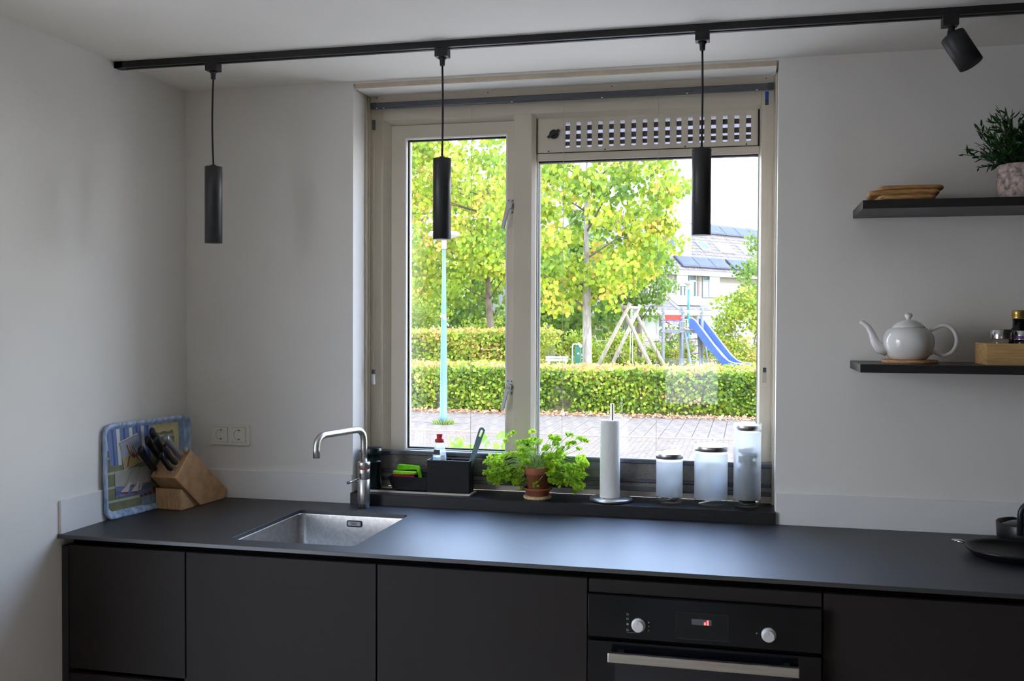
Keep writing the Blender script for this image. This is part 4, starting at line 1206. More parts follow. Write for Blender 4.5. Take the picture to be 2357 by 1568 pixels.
o = b.obj('paper_roll', PAPERB); tag(o, 'white kitchen paper roll on the steel stand', 'paper roll')

# three frosted jars
JC = []
def jar(x, y, r, h, lidr, frost0, frost1, label):
    j = thing('storage_jar', label, 'jar', (x, y, ZS), 'frosted storage jars on the sill')
    hb_ = h - .026
    B().lathe([(r * .90, 0), (r * .97, .0015), (r, .006), (r, hb_ - .006), (r * .97, hb_ - .002), (r * .94, hb_), (r * .91, hb_), (r * .94, hb_ - .006), (r * .955, .010), (r * .8, .006), (0, .0055)], (x, y, ZS), 48, cap=False).obj('jar_glass', GREENG, j)
    B().lathe([(r * 1.004, frost0), (r * 1.004, frost1)], (x, y, ZS), 48, cap=False).obj('frosted_band', FROST, j)
    B().lathe([(lidr * .93, hb_ + .0005), (lidr, hb_ + .001), (lidr * 1.0, hb_ + .0165), (lidr * .985, hb_ + .0175)], (x, y, ZS), 48).obj('steel_lid_ring', STEEL, j)
    B().lathe([(lidr * 1.02, hb_ + .0178), (lidr * 1.03, hb_ + .0200), (lidr * 1.0, hb_ + .0240), (lidr * .8, hb_ + .0256), (lidr * .35, hb_ + .0245), (0, hb_ + .0235)], (x, y, ZS), 48, cap=False).obj('glass_lid', GREENG, j)
    return j
jar(1.3575, .7435, .0440, .1795, .0455, .028, .1455, 'smallest frosted glass jar on the sill, nearest the paper roll')
jar(1.4945, .7460, .0545, .2095, .0560, .026, .1760, 'wide middle frosted glass jar on the sill')
jar(1.6120, .7390, .0440, .2830, .0460, .030, .2510, 'tall frosted glass jar at the right end of the sill')
COIN = M('brown_silver_packet', (.20, .16, .14), .4, .2, nz=(60, .6))
b = B()
for i in range(16):
    a = rng.uniform(0, 6.28); rr = rng.uniform(0, .024)
    T = Matrix.Translation((1.3575 + rr * math.cos(a), .7435 + rr * math.sin(a), ZS + .012 + .0016 * i)) @ Matrix.Rotation(rng.uniform(-.35, .35), 4, 'X') @ Matrix.Rotation(rng.uniform(0, 3), 4, 'Z')
    b.box(-.012, .012, -.008, .008, -.0012, .0012, T=T)
o = b.obj('foil_packets', COIN, kind='stuff'); tag(o, 'loose brown and silver packets at the bottom of the smallest jar', 'packets')
BAGW = frosted('pale_sachet_paper', (.82, .85, .72), .1)
o = thing('tea_sachet', 'pale folded sachet standing in the smallest jar', 'sachet', (1.365, .7435, ZS + .04))
B().box(-.017, .017, -.001, .001, -.026, .026, T=Matrix.Translation((1.366, .7440, ZS + .068)) @ Matrix.Rotation(R(28), 4, 'Y')).obj('sachet_paper', BAGW, o)
for i, (dx, rz, ry, lb) in enumerate(((-.012, 15, 80, 'white paper stick lying furthest left in the wide middle jar'), (.004, -35, 76, 'white paper stick lying across the middle of the wide jar'), (.015, 40, 70, 'white paper stick leaning to the right in the wide middle jar'))):
    T = Matrix.Translation((1.4945 + dx, .746 - .006 + .006 * i, ZS + .0135 + .006 * i)) @ Matrix.Rotation(R(rz), 4, 'Z') @ Matrix.Rotation(R(ry), 4, 'Y')
    s_ = B().lathe([(.0022, -.028), (.0022, .028)], (0, 0, 0), 10, T=T).obj('paper_stick', PAPER); tag(s_, lb, 'stick', 'paper sticks in the wide jar')
o = thing('tea_sachet', 'yellow green sachet leaning in the wide middle jar', 'sachet', (1.49, .75, ZS + .04))
B().box(-.022, .022, -.001, .001, -.030, .030, T=Matrix.Translation((1.486, .7520, ZS + .064)) @ Matrix.Rotation(R(-35), 4, 'Y') @ Matrix.Rotation(R(20), 4, 'Z')).obj('sachet_paper', BAGW, o)
o = thing('tea_sachet', 'pale blue sachet standing upright at the right in the wide jar', 'sachet', (1.52, .745, ZS + .04))
B().box(-.014, .014, -.001, .001, -.030, .030, T=Matrix.Translation((1.517, .7440, ZS + .068)) @ Matrix.Rotation(R(12), 4, 'Y')).obj('sachet_paper', frosted('pale_blue_sachet_paper', (.55, .68, .85), .1), o)
PAD = M('dark_grey_pad', (.050, .055, .045), .9, nz=(80, .4), bump=(150, .5, .002))
ORD = ['at the very bottom', 'second from the bottom', 'third from the bottom', 'fourth from the bottom', 'fifth from the bottom', 'sixth from the bottom', 'seventh from the bottom', 'seventh from the top', 'sixth from the top', 'fifth from the top', 'fourth from the top', 'third from the top', 'second from the top', 'at the very top']
for i in range(14):
    a = i * 1.3
    b = B(); pillow(b, -.027, .027, -.022, .022, 0, .0110, r=.016, jig=.002)
    T = Matrix.Translation((1.612 + .006 * math.sin(a * 1.7), .739 + .004 * math.cos(a), ZS + .0105 + .0134 * i)) @ Matrix.Rotation(R(8 * math.sin(a * 2.1)), 4, 'Y') @ Matrix.Rotation(R(6 * math.cos(a * 1.3)), 4, 'X') @ Matrix.Rotation(a, 4, 'Z')
    b.v = [tuple(T @ Vector(p)) for p in b.v]
    o = b.obj('cloth_pad', PAD)
    tag(o, 'dark grey folded pad, %s of the pile inside the tall jar' % ORD[i], 'pad', 'dark pads stacked in the tall jar')

# pans at the far right of the worktop
pn = thing('frying_pan', 'black shallow pan lying at the right end of the worktop', 'pan', (2.36, .45, ZT))
B().lathe([(.085, .0003), (.100, .004), (.118, .020), (.122, .0255), (.120, .0265), (.114, .0205), (.098, .0075), (0, .0068)], (2.330, .385, ZT), 48, cap=False).obj('pan_body', CASTI, pn)
B().tube([(2.224, .440, ZT + .021), (2.208, .452, ZT + .0245), (2.190, .464, ZT + .025)], [.007, .010, .006], 14, flat=.5).obj('tip_glint', CHROME, pn)  # chrome piece shaped as the bright reflection at the pan's left tip
kt = thing('cooking_pot', 'black lidded pot with a tall arched handle at the right edge of the worktop', 'pot', (2.415, .615, ZT))
px_, py_ = 2.428, .598
B().lathe([(.080, .0003), (.086, .004), (.0885, .028), (.090, .0575), (.0885, .060), (.0860, .058), (.084, .012), (0, .008)], (px_, py_, ZT), 48, cap=False).obj('pot_body', CASTI, kt)
ld = B().lathe([(.0830, .0445), (.0845, .0465), (.078, .0520), (.050, .0600), (.012, .0630), (0, .0632)], (px_, py_, ZT), 48, cap=False).obj('pot_lid', glass('smoked_lid_glass', (.25, .27, .22), .06), kt)
B().lathe([(.006, .0632), (.006, .070), (.013, .074), (.014, .082), (.010, .085), (0, .0855)], (px_ - .018, py_ - .02, ZT), 24, cap=False).obj('lid_knob', CASTI, kt)
pts = [(px_ - .045 + .0, py_ - .078, ZT + .036)]
for k in range(13):
    a = R(180 - 180 * k / 12)
    pts.append((px_ + .005 + .050 * math.cos(a), py_ - .080, ZT + .095 + .042 * math.sin(a)))
pts.append((px_ + .055, py_ - .070, ZT + .036))
B().tube(pts, .0085, 16).obj('pot_handle', CHARC, kt)

# ================================================================== outdoors
G = -0.60
GRASS = M('dry_lawn', (.30, .30, .11), .95, nz=(6, .35), bump=(60, .6, .03))
def gmat(name, col, mort, sx_, sy_, sc):
    mt = bpy.data.materials.new(name); mt.use_nodes = True
    n = mt.node_tree.nodes; L = mt.node_tree.links; p = n['Principled BSDF']; p.inputs['Roughness'].default_value = .9; p.inputs['Specular IOR Level'].default_value = .08
    t = n.new('ShaderNodeTexCoord'); bk = n.new('ShaderNodeTexBrick')
    bk.inputs['Scale'].default_value = sc; bk.inputs['Brick Width'].default_value = sx_; bk.inputs['Row Height'].default_value = sy_
    bk.inputs['Mortar Size'].default_value = .008; bk.inputs['Color1'].default_value = (*col, 1)
    bk.inputs['Color2'].default_value = (*[c * .82 for c in col], 1); bk.inputs['Mortar'].default_value = (*mort, 1)
    L.new(t.outputs['Object'], bk.inputs['Vector'])
    nz = n.new('ShaderNodeTexNoise'); nz.inputs['Scale'].default_value = 14; L.new(t.outputs['Object'], nz.inputs['Vector'])
    mx = n.new('ShaderNodeMixRGB'); mx.blend_type = 'MULTIPLY'; mx.inputs[0].default_value = .55
    L.new(bk.outputs[0], mx.inputs[1]); L.new(nz.outputs[0], mx.inputs[2]); L.new(mx.outputs[0], p.inputs['Base Color'])
    return mt
STREET = gmat('pale_street_clinkers', (.27, .197, .132), (.12, .09, .062), .2, .1, 1.0)
SLABM = M('grey_paving_slab', (.168, .126, .090), .9, spec=.08, nz=(7, .22), bump=(60, .3, .004))
KERB = M('pale_kerb_stone', (.22, .17, .12), .85, nz=(12, .15))
JOINT = M('dark_mossy_joint', (.07, .06, .04), .95, nz=(20, .3))
o = B().box(-70, 60, YR - 60, 8.0, G - .3, G - .03).obj('terrace_ground', M('warm_terrace_paving', (.48, .39, .30), .85, nz=(3, .15))); o['kind'] = 'structure'
o = B().box(-70, 60, 20.35, 160, G - .3, G - .01).obj('lawn', GRASS); o['kind'] = 'structure'
o = B().box(-70, 60, 8.0, 16.20, G - .3, G - .02).obj('street', STREET); o['kind'] = 'structure'
SW = struct('sidewalk', (-3, 18.2, G))
B().box(-70, 60, 16.32, 20.35, G - .3, G - .014).obj('joint_bed', JOINT, SW)
b = B()
for i in range(-18, 12): b.box(i * 1.0 + .004, (i + 1) * 1.0 - .004, 16.20, 16.318, G - .2, G + .002)
b.parts('kerb_stone', KERB, SW)
meshes = []
x0s = -9.6
for v in range(4):
    bb = B(); bb.box(.006, .294, .005, 1.300, -.03, [0, .003, -.002, .0015][v])
    meshes.append(bb)
base_me = []
for v in range(4):
    o = meshes[v].obj('paving_slab', SLABM, None, bevel=.004, seg=1); base_me.append(o.data)
    bpy.data.objects.remove(o)
k = 0
for r_ in range(3):
    for i in range(46):
        o = bpy.data.objects.new('paving_slab', base_me[(i * 7 + r_ * 3 + i // 5) % 4]); COL.objects.link(o)
        o.parent = SW
        o.location = Vector((x0s + i * .3 + 0, 16.32 + r_ * 1.306, G)) - Vector(SW['_o'])

LITTER = leafmat('fallen_leaf', [(0, (.28, .10, .04)), (.5, (.58, .27, .12)), (1, (.75, .50, .30))], .2, .8)
N = 2600
P = np.stack([rng.uniform(-9.5, 4.0, N), 20.30 - np.abs(rng.normal(0, .28, N)) + .1, np.full(N, G + .012) + rng.uniform(0, .03, N)], 1)
d = rdir(N); d[:, 2] *= .35; nn_ = rdir(N) * .5 + np.array([0, 0, 1.0])
o = leaf_mesh('fallen_leaves', P, d, nn_, rng.uniform(.05, .10, N), rng.uniform(0, 1, N), LITTER, .6, .3)
tag(o, 'drift of orange fallen leaves along the foot of the hedge', 'leaves')

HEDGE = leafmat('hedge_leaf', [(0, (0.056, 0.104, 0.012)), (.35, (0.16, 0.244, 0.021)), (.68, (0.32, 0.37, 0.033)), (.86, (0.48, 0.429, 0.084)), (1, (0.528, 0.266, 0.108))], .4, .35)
HCORE = M('hedge_core', (.10, .085, .04), .95, nz=(9, .5), bump=(20, .8, .05))
def noise3(p, s, seed):
    r_ = np.random.default_rng(seed); v = np.zeros(len(p))
    for k in range(6):
        f = r_.normal(size=3) * s * (1 + .6 * k); v += np.sin(p @ f + r_.uniform(0, 6.28)) / (1 + .5 * k)
    return v / 2.2
def hedge(name, x0, x1, y0, y1, h, n_front, n_top, size, label, shift=0.0, dry=0.0):
    t = thing(name, label, 'hedge', ((x0 + x1) / 2, (y0 + y1) / 2, G))
    B().box(x0 + .1, x1 - .1, y0 + .12, y1 - .12, G - .02, G + h - .12).obj('hedge_core', HCORE, t)
    pf = np.stack([rng.uniform(x0, x1, n_front), y0 + rng.normal(0, .05, n_front), G + h * rng.uniform(.03, 1.0, n_front) ** .9], 1)
    pt = np.stack([rng.uniform(x0, x1, n_top), rng.uniform(y0, y1, n_top), G + h + rng.normal(0, .035, n_top)], 1)
    P = np.concatenate([pf, pt]); nzv = noise3(P, 1.1, 3); P[:, 1] += .09 * nzv * np.r_[np.ones(n_front), np.zeros(n_top)]; P[:, 2] += .04 * nzv
    keep = rng.random(len(P)) < np.r_[np.clip(.95 + .75 * noise3(pf, 2.4, 5), .25, 1), np.ones(n_top)]
    P = P[keep]; N = len(P)
    isf = np.r_[np.ones(n_front), np.zeros(n_top)][keep][:, None]
    nr = isf * np.array([0, -1.0, .35]) + (1 - isf) * np.array([0, -.25, 1.0]) + rdir(N) * .75
    d = rdir(N); 
    tn = np.clip(.45 + shift + .22 * noise3(P, 1.6, 9) + rng.normal(0, .20, N) + dry * (1 - isf[:, 0]) - .10 * isf[:, 0] * (rng.random(N) < .5) , 0, 1)  # dry pales the top leaves: dryness plus the lit top put into tint
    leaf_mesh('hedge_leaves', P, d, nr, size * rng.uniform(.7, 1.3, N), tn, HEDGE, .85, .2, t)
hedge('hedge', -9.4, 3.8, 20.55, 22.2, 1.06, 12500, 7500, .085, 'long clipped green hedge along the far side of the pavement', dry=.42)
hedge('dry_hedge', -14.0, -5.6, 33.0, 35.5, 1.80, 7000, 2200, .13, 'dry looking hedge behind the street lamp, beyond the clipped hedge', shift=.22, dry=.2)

# street lamps
POLE = M('pale_blue_lamp_pole', (.085, .165, .185), .45, nz=(3, .08))
POLEG = M('teal_green_lamp_pole', (.03, .20, .20), .45)
LAMPW = M('white_lamp_disc', (.45, .44, .42), .35)
def street_lamp(x, y, mt, label, r0, r1, s=1.0):
    t = thing('street_lamp', label, 'street lamp', (x, y, G), 'street lamps')
    b = B(); b.lathe([(r0 * 1.07, 0), (r0 * 1.07, .22), (r0, .225), (r0 * .98, 1.0), (r1 * 1.25, 2.9), (r1, 3.72)], (x, y, G), 24)
    b.obj('lamp_pole', mt, t)
    b = B(); b.lathe([(r1 * 1.35, 3.72), (r1 * 1.5, 3.90), (.13 * s, 3.925), (.33 * s, 4.00), (.345 * s, 4.03), (.30 * s, 4.075), (.12 * s, 4.11), (0, 4.115)], (x, y, G), 40, cap=False)
    b.obj('lamp_head', LAMPW, t)
    return t
sl = street_lamp(-4.645, 17.42, POLE, 'pale blue street lamp with a flat white head on the pavement before the hedge', .078, .036)
b = B(); 
for a0, a1, z0_, z1_ in ((200, 330, 2.27, 2.33), (280, 330, 2.22, 2.27)):
    vs = []; fs = []
    for k in range(7):
        a = R(a0 + (a1 - a0) * k / 6)
        for z in (z0_, z1_): vs.append((-4.645 + .062 * math.cos(a), 17.42 + .062 * math.sin(a), G + z))
    for k in range(6): fs.append((2 * k, 2 * k + 2, 2 * k + 3, 2 * k + 1))
    b.add(vs, fs)
b.parts('pole_sticker', LAMPW, sl, solid=.004)
street_lamp(-1.05, 44.0, POLEG, 'distant teal street lamp standing before the white house', .075, .045, .72)
TUFT = leafmat('grass_tuft_blade', [(0, (.10, .18, .03)), (1, (.35, .40, .10))], .3)
N = 260
a = rng.uniform(0, 6.28, N); rr = rng.uniform(.085, .22, N)
P = np.stack([-4.645 + rr * np.cos(a), 17.42 + rr * .8 * np.sin(a), np.full(N, G - .01)], 1)
d = np.stack([np.cos(a) * .5, np.sin(a) * .5, np.full(N, 1.0)], 1) + rdir(N) * .3
o = leaf_mesh('grass_tuft', P, d, rdir(N), rng.uniform(.06, .15, N), rng.uniform(0, 1, N), TUFT, .12, .1, shape='blade')
tag(o, 'tuft of grass growing round the foot of the near street lamp', 'grass')

# trees
BARK = M('pale_flaking_bark', (.215, .18, .15), .9, nz=(9, .35), scale=(1, 1, .35), bump=(24, .6, .02))
BARKD = M('brown_bark', (.12, .088, .062), .9, nz=(9, .35), scale=(1, 1, .35), bump=(24, .6, .02))
LIME = leafmat('lime_tree_leaf', [(0, (0.074, 0.136, 0.0203)), (.35, (0.163, 0.245, 0.0203)), (.65, (0.311, 0.367, 0.027)), (.88, (0.488, 0.462, 0.063)), (1, (0.548, 0.313, 0.072))], .5, .35)
OAK = leafmat('dark_tree_leaf', [(0, (0.0444, 0.0952, 0.0158)), (.5, (0.111, 0.184, 0.027)), (1, (0.222, 0.286, 0.045))], .45, .4)
BUSH = leafmat('bush_leaf', [(0, (0.0814, 0.143, 0.0135)), (.5, (0.222, 0.286, 0.0225)), (.85, (0.385, 0.394, 0.045)), (1, (0.444, 0.286, 0.09))], .45, .4)

def crown_points(c, rad, n, nclus, clus_r, view=None):
    cl = rdir(nclus) * (rng.uniform(.35, 1.0, (nclus, 1)) ** .6)
    cl = np.array(c) + cl * np.array(rad)
    idx = rng.integers(0, nclus, n)
    P = cl[idx] + rdir(n) * clus_r * (rng.uniform(.2, 1, (n, 1)) ** .5) * np.array([1, 1, .75])
    q = (P - np.array(c)) / np.array(rad)
    return P, idx, np.sum(q * q, 1)

def tree(name, x, y, trunk, crown, n, leaf, size, mat, bark, label, nclus=90, clus_r=.6, shift=0.0, group=None, droop=.9, big=None, branches=14, lowcut=None):
    t = thing(name, label, 'tree', (x, y, G), group)
    b = B()
    b.tube([(x + dx, y, G + z) for dx, z, r_ in trunk], [r_ for dx, z, r_ in trunk], 16)
    (cx, cy, cz), rad = crown
    br_ = B()
    for k in range(branches):
        h = rng.uniform(.35, .95); i0 = trunk[-1]
        zb = G + trunk[-1][1] * h; xb = x + np.interp(zb - G, [q_[1] for q_ in trunk], [q_[0] for q_ in trunk])
        a_ = rng.uniform(0, 6.28)
        e_ = np.array([cx + rad[0] * .8 * math.cos(a_), cy + rad[1] * .8 * math.sin(a_), min(zb + rng.uniform(.5, 2.0), cz + rad[2] * .8)])
        m_ = np.array([xb, y, zb]) * .5 + e_ * .5 + np.array([0, 0, .35])
        br_.tube([(xb, y, zb), m_, e_], [.032, .019, .008], 6)
    tk = b.obj('trunk', bark, t); br_.obj('branches', BARKD, t, kind='stuff')
    P, idx, q = crown_points((cx, cy, cz), rad, n, nclus, clus_r)
    if lowcut is not None: 
        kp = P[:, 2] > lowcut; P, idx = P[kp], idx[kp]
    N = len(P)
    d = rdir(N) * .6 + np.array([0, -.1, -droop]); nr = rdir(N) * .75 + np.array([0.1, -.85, .45])
    ctint = rng.normal(0, .17, nclus)
    tn = np.clip(.48 + shift + ctint[idx] + rng.normal(0, .16, N), 0, 1)
    if big:
        order = np.argsort(P[:, 1])[:big * 3]; pick = rng.choice(order, big, replace=False)
        mk = np.ones(N, bool); mk[pick] = False
        lms = []
        for v in range(4):
            o = leaf_mesh('leaf', [[0, 0, 0]], [[0, 0, -1]], [[0, -1, 0]], [size * 1.15], [.2 + .22 * v], mat, .9, .25, None, None, leaf)
            lms.append(o.data); bpy.data.objects.remove(o)
        for i in pick:
            o = bpy.data.objects.new('leaf', lms[int(np.clip((tn[i] - .1) / .22, 0, 3))]); COL.objects.link(o)
            o.parent = t; o.location = Vector(P[i]) - Vector(t['_o'])
            o.rotation_euler = (rng.normal(0, .45), rng.normal(0, .45), rng.normal(0, .8))
        P, d, nr, tn = P[mk], d[mk], nr[mk], tn[mk]; N = len(P)
    leaf_mesh('leaves', P, d, nr, size * rng.uniform(.7, 1.25, N), tn, mat, .9, .25, t, 'stuff', leaf)
    return t

tree('lime_tree', -3.09, 27.0, [(0, -.02, .165), (.0, .5, .148), (-.01, 1.6, .138), (-.03, 2.75, .125), (-.03, 3.0, .135), (-.04, 3.9, .085), (-.06, 5.2, .065), (-.05, 7.2, .03)], ((-3.15, 27.0, 5.05), (3.4, 2.6, 3.1)), 8800, 'round', .150, LIME, BARK,
     'round leaved green and yellow tree with a pale trunk right behind the hedge', 150, .52, shift=.08, big=150, lowcut=1.75)
tree('lime_tree', -8.42, 36.0, [(0, -.02, .17), (0, 1.6, .16), (-.15, 3.0, .12), (-.2, 5.0, .08), (-.2, 8.0, .04)], ((-10.0, 34.9, 6.5), (4.2, 2.6, 4.1)), 12000, 'round', .175, LIME, BARKD,
     'wide yellow green tree with a brown trunk at the right edge of the casement view', 170, .8, shift=.16, big=60, lowcut=2.55)
tree('lime_tree', -13.4, 42.0, [(0, -.02, .15), (0, 3, .11), (0, 7.5, .05)], ((-12.9, 42.0, 5.4), (3.6, 2.4, 4.8)), 7000, 'round', .18, LIME, BARKD,
     'yellow green tree at the left edge of the casement view, its trunk hidden', 90, .8, shift=.0)
tree('dark_tree', -2.9, 40.0, [(0, -.02, .14), (0, 2.5, .10), (0, 6.0, .04)], ((-3.35, 40.0, 3.55), (1.95, 1.2, 1.9)), 3600, 'tip', .15, OAK, BARKD,
     'darker green tree between the pale trunk and the white house', 70, .45, shift=.1)
tree('dark_tree', 2.6, 38.0, [(0, -.02, .13), (0, 2.5, .09), (0, 5.0, .04)], ((2.75, 38.0, 3.6), (1.55, 1.3, 2.4)), 2600, 'tip', .14, OAK, BARKD,
     'slim dark green tree at the right edge of the fixed pane', 60, .5, shift=.2)
for (x, y, cz, rx, rz, lb) in ((-20.5, 52, 3.2, 4.6, 4.6, 'tall dark green tree in the background at the far left of the casement'), (-14.6, 49, 2.6, 3.4, 4.0, 'dark green tree in the background left of the brown trunk'), (-10.8, 46, 2.8, 3.2, 4.0, 'dark green tree in the background behind the window mullion'), (-6.3, 43.5, 2.8, 2.2, 3.6, 'dark green tree in the background left of the pale trunk')):
    tree('background_tree', x, y, [(0, -.02, .15), (0, 2.5, .1), (0, cz, .05)], ((x, y, cz), (rx, 1.3, rz)), 2600, 'tip', .30, OAK, BARKD, lb, 70, .9, shift=.15, group='dark trees in the background', branches=4, droop=.4)

def shrub(name, x, y, rx, ry, h, n, size, mat, label, shift=0.0, shape='tip', nclus=60, base=0.0, group=None):
    t = thing(name, label, 'shrub', (x, y, G), group)
    b = B()
    for k in range(6):
        a_ = k * 1.05
        b.tube([(x + .1 * math.cos(a_), y + .1 * math.sin(a_), G), (x + rx * .5 * math.cos(a_), y + ry * .5 * math.sin(a_), G + h * .55)], [.03, .012], 6)
    b.obj('stems', BARKD, t, kind='stuff')
    c = (x, y, G + h * .52 + base)
    P, idx, q = crown_points(c, (rx * .85, ry * .85, h * .46), n, nclus, .30 * max(.6, min(rx, h) / 1.2))
    P = P[P[:, 2] > G + .02]; N = len(P); 
    d = rdir(N); nr = rdir(N) * .8 + np.array([.1, -.8, .5])
    ct = rng.normal(0, .15, nclus); tn = np.clip(.45 + shift + ct[idx[:N]] + rng.normal(0, .17, N), 0, 1)
    leaf_mesh('leaves', P, d, nr, size * rng.uniform(.7, 1.3, N), tn, mat, .75, .25, t, 'stuff', shape)
    return t
shrub('shrub', 1.55, 35.0, 1.65, 1.3, 3.55, 4200, .13, BUSH, 'big rounded light green bush behind the blue slide', .12, nclus=80)
shrub('shrub', .62, 34.2, .75, .6, 1.75, 1500, .10, BUSH, 'small yellowish bush under the right side of the slide', .28)
shrub('shrub', 1.75, 33.4, .75, .6, 1.65, 1500, .10, BUSH, 'brownish bush at the foot of the slide by the right frame', .34)
shrub('shrub', -.75, 35.6, .62, .5, 1.45, 1100, .10, BUSH, 'low yellow bush seen between the slide posts', .32)
shrub('shrub', -1.75, 36.0, .85, .6, 1.45, 1500, .10, BUSH, 'low green bush right of the swing frame', .1)
shrub('shrub', -2.75, 33.6, 1.05, .9, 1.95, 2600, .10, BUSH, 'wide bush right behind the swing frame', .16)
shrub('shrub', -4.15, 32.5, .95, .8, 1.95, 2200, .10, BUSH, 'bush behind the green bin and left of the pale trunk', .12)
shrub('shrub', -5.55, 32.0, 1.1, .8, 2.05, 2400, .10, BUSH, 'bush above the white bench at the left edge of the fixed pane', .2)
shrub('shrub', -9.0, 38.5, 2.6, 1.0, 2.3, 3200, .14, BUSH, 'loose green bush standing over the dry hedge by the brown trunk', -.02)
shrub('shrub', -13.0, 38.5, 2.2, 1.0, 3.0, 3000, .14, BUSH, 'pale green bush over the dry hedge at the left of the casement', .1)
pk = shrub('flowering_bush', -1.30, 38.5, .95, .7, 2.30, 1700, .10, OAK, 'pink flowering bush behind the red panel of the climbing frame', .25)
PINK = leafmat('pink_flower', [(0, (.60, .25, .42)), (1, (.85, .55, .68))], .3)
N = 170
P = np.array([-1.30, 38.2, G + 1.45]) + rdir(N) * np.array([1.0, .7, .85]); P[:, 1] -= .15
leaf_mesh('pink_flowers', P, rdir(N), np.tile([0, -1.0, .2], (N, 1)) + rdir(N) * .3, rng.uniform(.07, .13, N), rng.uniform(0, 1, N), PINK, 1.0, .3, pk)

# climber right outside the casement
CLM = leafmat('climber_leaf', [(0, (.14, .34, .03)), (1, (.34, .58, .07))], .55, .35)
cbp = thing('climbing_plant', 'bright green climbing plant outside along the foot of the casement', 'plant', (.55, 1.35, .6))
b = B()
for x0_ in (.42, .50, .58, .66, .72): b.tube([(.56, 1.40, G), (x0_ * .6 + .56 * .4, 1.36, .55), (x0_, 1.30 + .02 * math.sin(x0_ * 40), 1.075)], [.006, .005, .002], 6)
b.obj('stems', STEMM, cbp, kind='stuff')
lms = []
for v in range(3):
    o = leaf_mesh('leaf', [[0, 0, 0]], [[0, 0, 1]], [[0, -1, 0]], [1.0], [.2 + .3 * v], CLM, .95, .25, None, None, 'round'); lms.append(o.data); bpy.data.objects.remove(o)
for i in range(60):
    o = bpy.data.objects.new('leaf', lms[i % 3]); COL.objects.link(o); o.parent = cbp
    x_ = rng.uniform(.36, .78); hump = .030 * math.exp(-((x_ - .60) / .10) ** 2) - .012
    z_ = 1.040 + hump + rng.uniform(-.06, .045) * (1 if i > 18 else .6)
    o.location = Vector((x_, 1.28 + rng.uniform(-.06, .12), z_)) - Vector(cbp['_o'])
    o.scale = (s_ := rng.uniform(.032, .055), s_, s_)
    o.rotation_euler = (rng.uniform(-1.3, .2), rng.normal(0, .9), rng.uniform(-2.2, 2.2))

# bench, bin
BEN = M('weathered_white_bench_wood', (.42, .405, .38), .7, nz=(10, .12))
BINM = M('dark_green_bin', (.008, .075, .035), .5, nz=(20, .15)); BINT = M('grey_bin_hood', (.30, .38, .42), .4)
bn = thing('park_bench', 'white wooden bench half hidden behind the hedge left of the green bin', 'bench', (-4.28, 28.2, G))
for z in (.97, 1.06): 
    T = Matrix.Translation((-4.28, 28.32 + (z - .97) * .4, G + z)) @ Matrix.Rotation(R(9), 4, 'Z')
    B().box(-.36, .36, -.02, .02, -.036, .036, T=T).obj('back_plank', BEN, bn, bevel=.004)
for dy in (-.28, -.17, -.06): B().box(-.36, .36, -.045, .045, -.02, .02, T=Matrix.Translation((-4.26, 28.22 + dy, G + .80)) @ Matrix.Rotation(R(9), 4, 'Z')).obj('seat_plank', BEN, bn, bevel=.004)
for dx in (-.3, .3): B().box(dx - 4.28 - .03, dx - 4.28 + .03, 27.98, 28.36, G, G + .78).obj('leg', BEN, bn)
for dx in (-.28, .28): B().box(dx - 4.28 - .025, dx - 4.28 + .025, 28.33, 28.37, G + .78, G + 1.1).obj('back_post', BEN, bn)
bi = thing('litter_bin', 'dark green litter bin on a white bent post left of the pale trunk', 'bin', (-3.33, 26.5, G))
b = B(); b.prism([(-.11, .62), (.085, .62), (.095, 1.47), (.03, 1.56), (-.075, 1.44)], 'y', 26.38, 26.62)
b.v = [(p[0] - 3.30, p[1], p[2] + G) for p in b.v]
b.obj('bin_body', BINM, bi, bevel=.01)
b = B(); b.prism([(-.03, 1.50), (.03, 1.575), (.115, 1.46), (.095, 1.42), (.03, 1.52)], 'y', 26.36, 26.64)
b.v = [(p[0] - 3.30, p[1], p[2] + G) for p in b.v]
b.obj('bin_hood', BINT, bi, bevel=.005)
B().tube([(-3.455, 26.5, G), (-3.455, 26.5, G + 1.46)] + [(-3.455 + .05 * (1 - math.cos(R(a))), 26.5, G + 1.46 + .07 * math.sin(R(a))) for a in (30, 60, 90)] + [(-3.34, 26.5, G + 1.53)], .022, 12).obj('bin_post', LAMPW, bi)
B().plate(circ(-3.262, G + 1.25, .030, 14), [], 'y', 26.372, 26.379).obj('bin_emblem', LAMPW, bi)

# swing
LOG = M('weathered_round_log', (.235, .195, .145), .85, nz=(5, .25), scale=(6, 6, 1), bump=(30, .3, .01))
sw = thing('swing', 'wooden swing frame of crossed round logs behind the hedge', 'swing', (-2.1, 30.2, G))
def ext(p_, q_, z):  # extend p->q down to z
    p_, q_ = Vector(p_), Vector(q_); t_ = (z - p_.z) / (q_.z - p_.z); return p_ + (q_ - p_) * t_
for a_, c_ in (((-2.03, 28.95, 2.20), (-2.95, 28.95, .38)), ((-2.35, 29.08, 2.17), (-1.45, 29.08, .34)), ((-1.97, 31.45, 2.19), (-2.85, 31.45, .29)), ((-2.22, 31.58, 2.04), (-1.22, 31.58, .24))):
    B().tube([a_, ext(a_, c_, G - .02)], [.062, .068], 16).obj('log_leg', LOG, sw)
B().tube([(-2.215, 28.85, 2.075), (-2.06, 31.75, 2.075)], .058, 16).obj('cross_beam', LOG, sw)
CH = M('pale_swing_chain', (.70, .70, .68), .5)
for dx in (-.055, .055):
    B().tube([(-2.125 + dx * .3, 30.2, 2.02), (-2.125 + dx, 30.2, -.05)], .011, 8).obj('chain', CH, sw)
B().box(-2.30, -1.95, 30.08, 30.32, -.085, -.05).obj('swing_seat', GASKET, sw, bevel=.01)

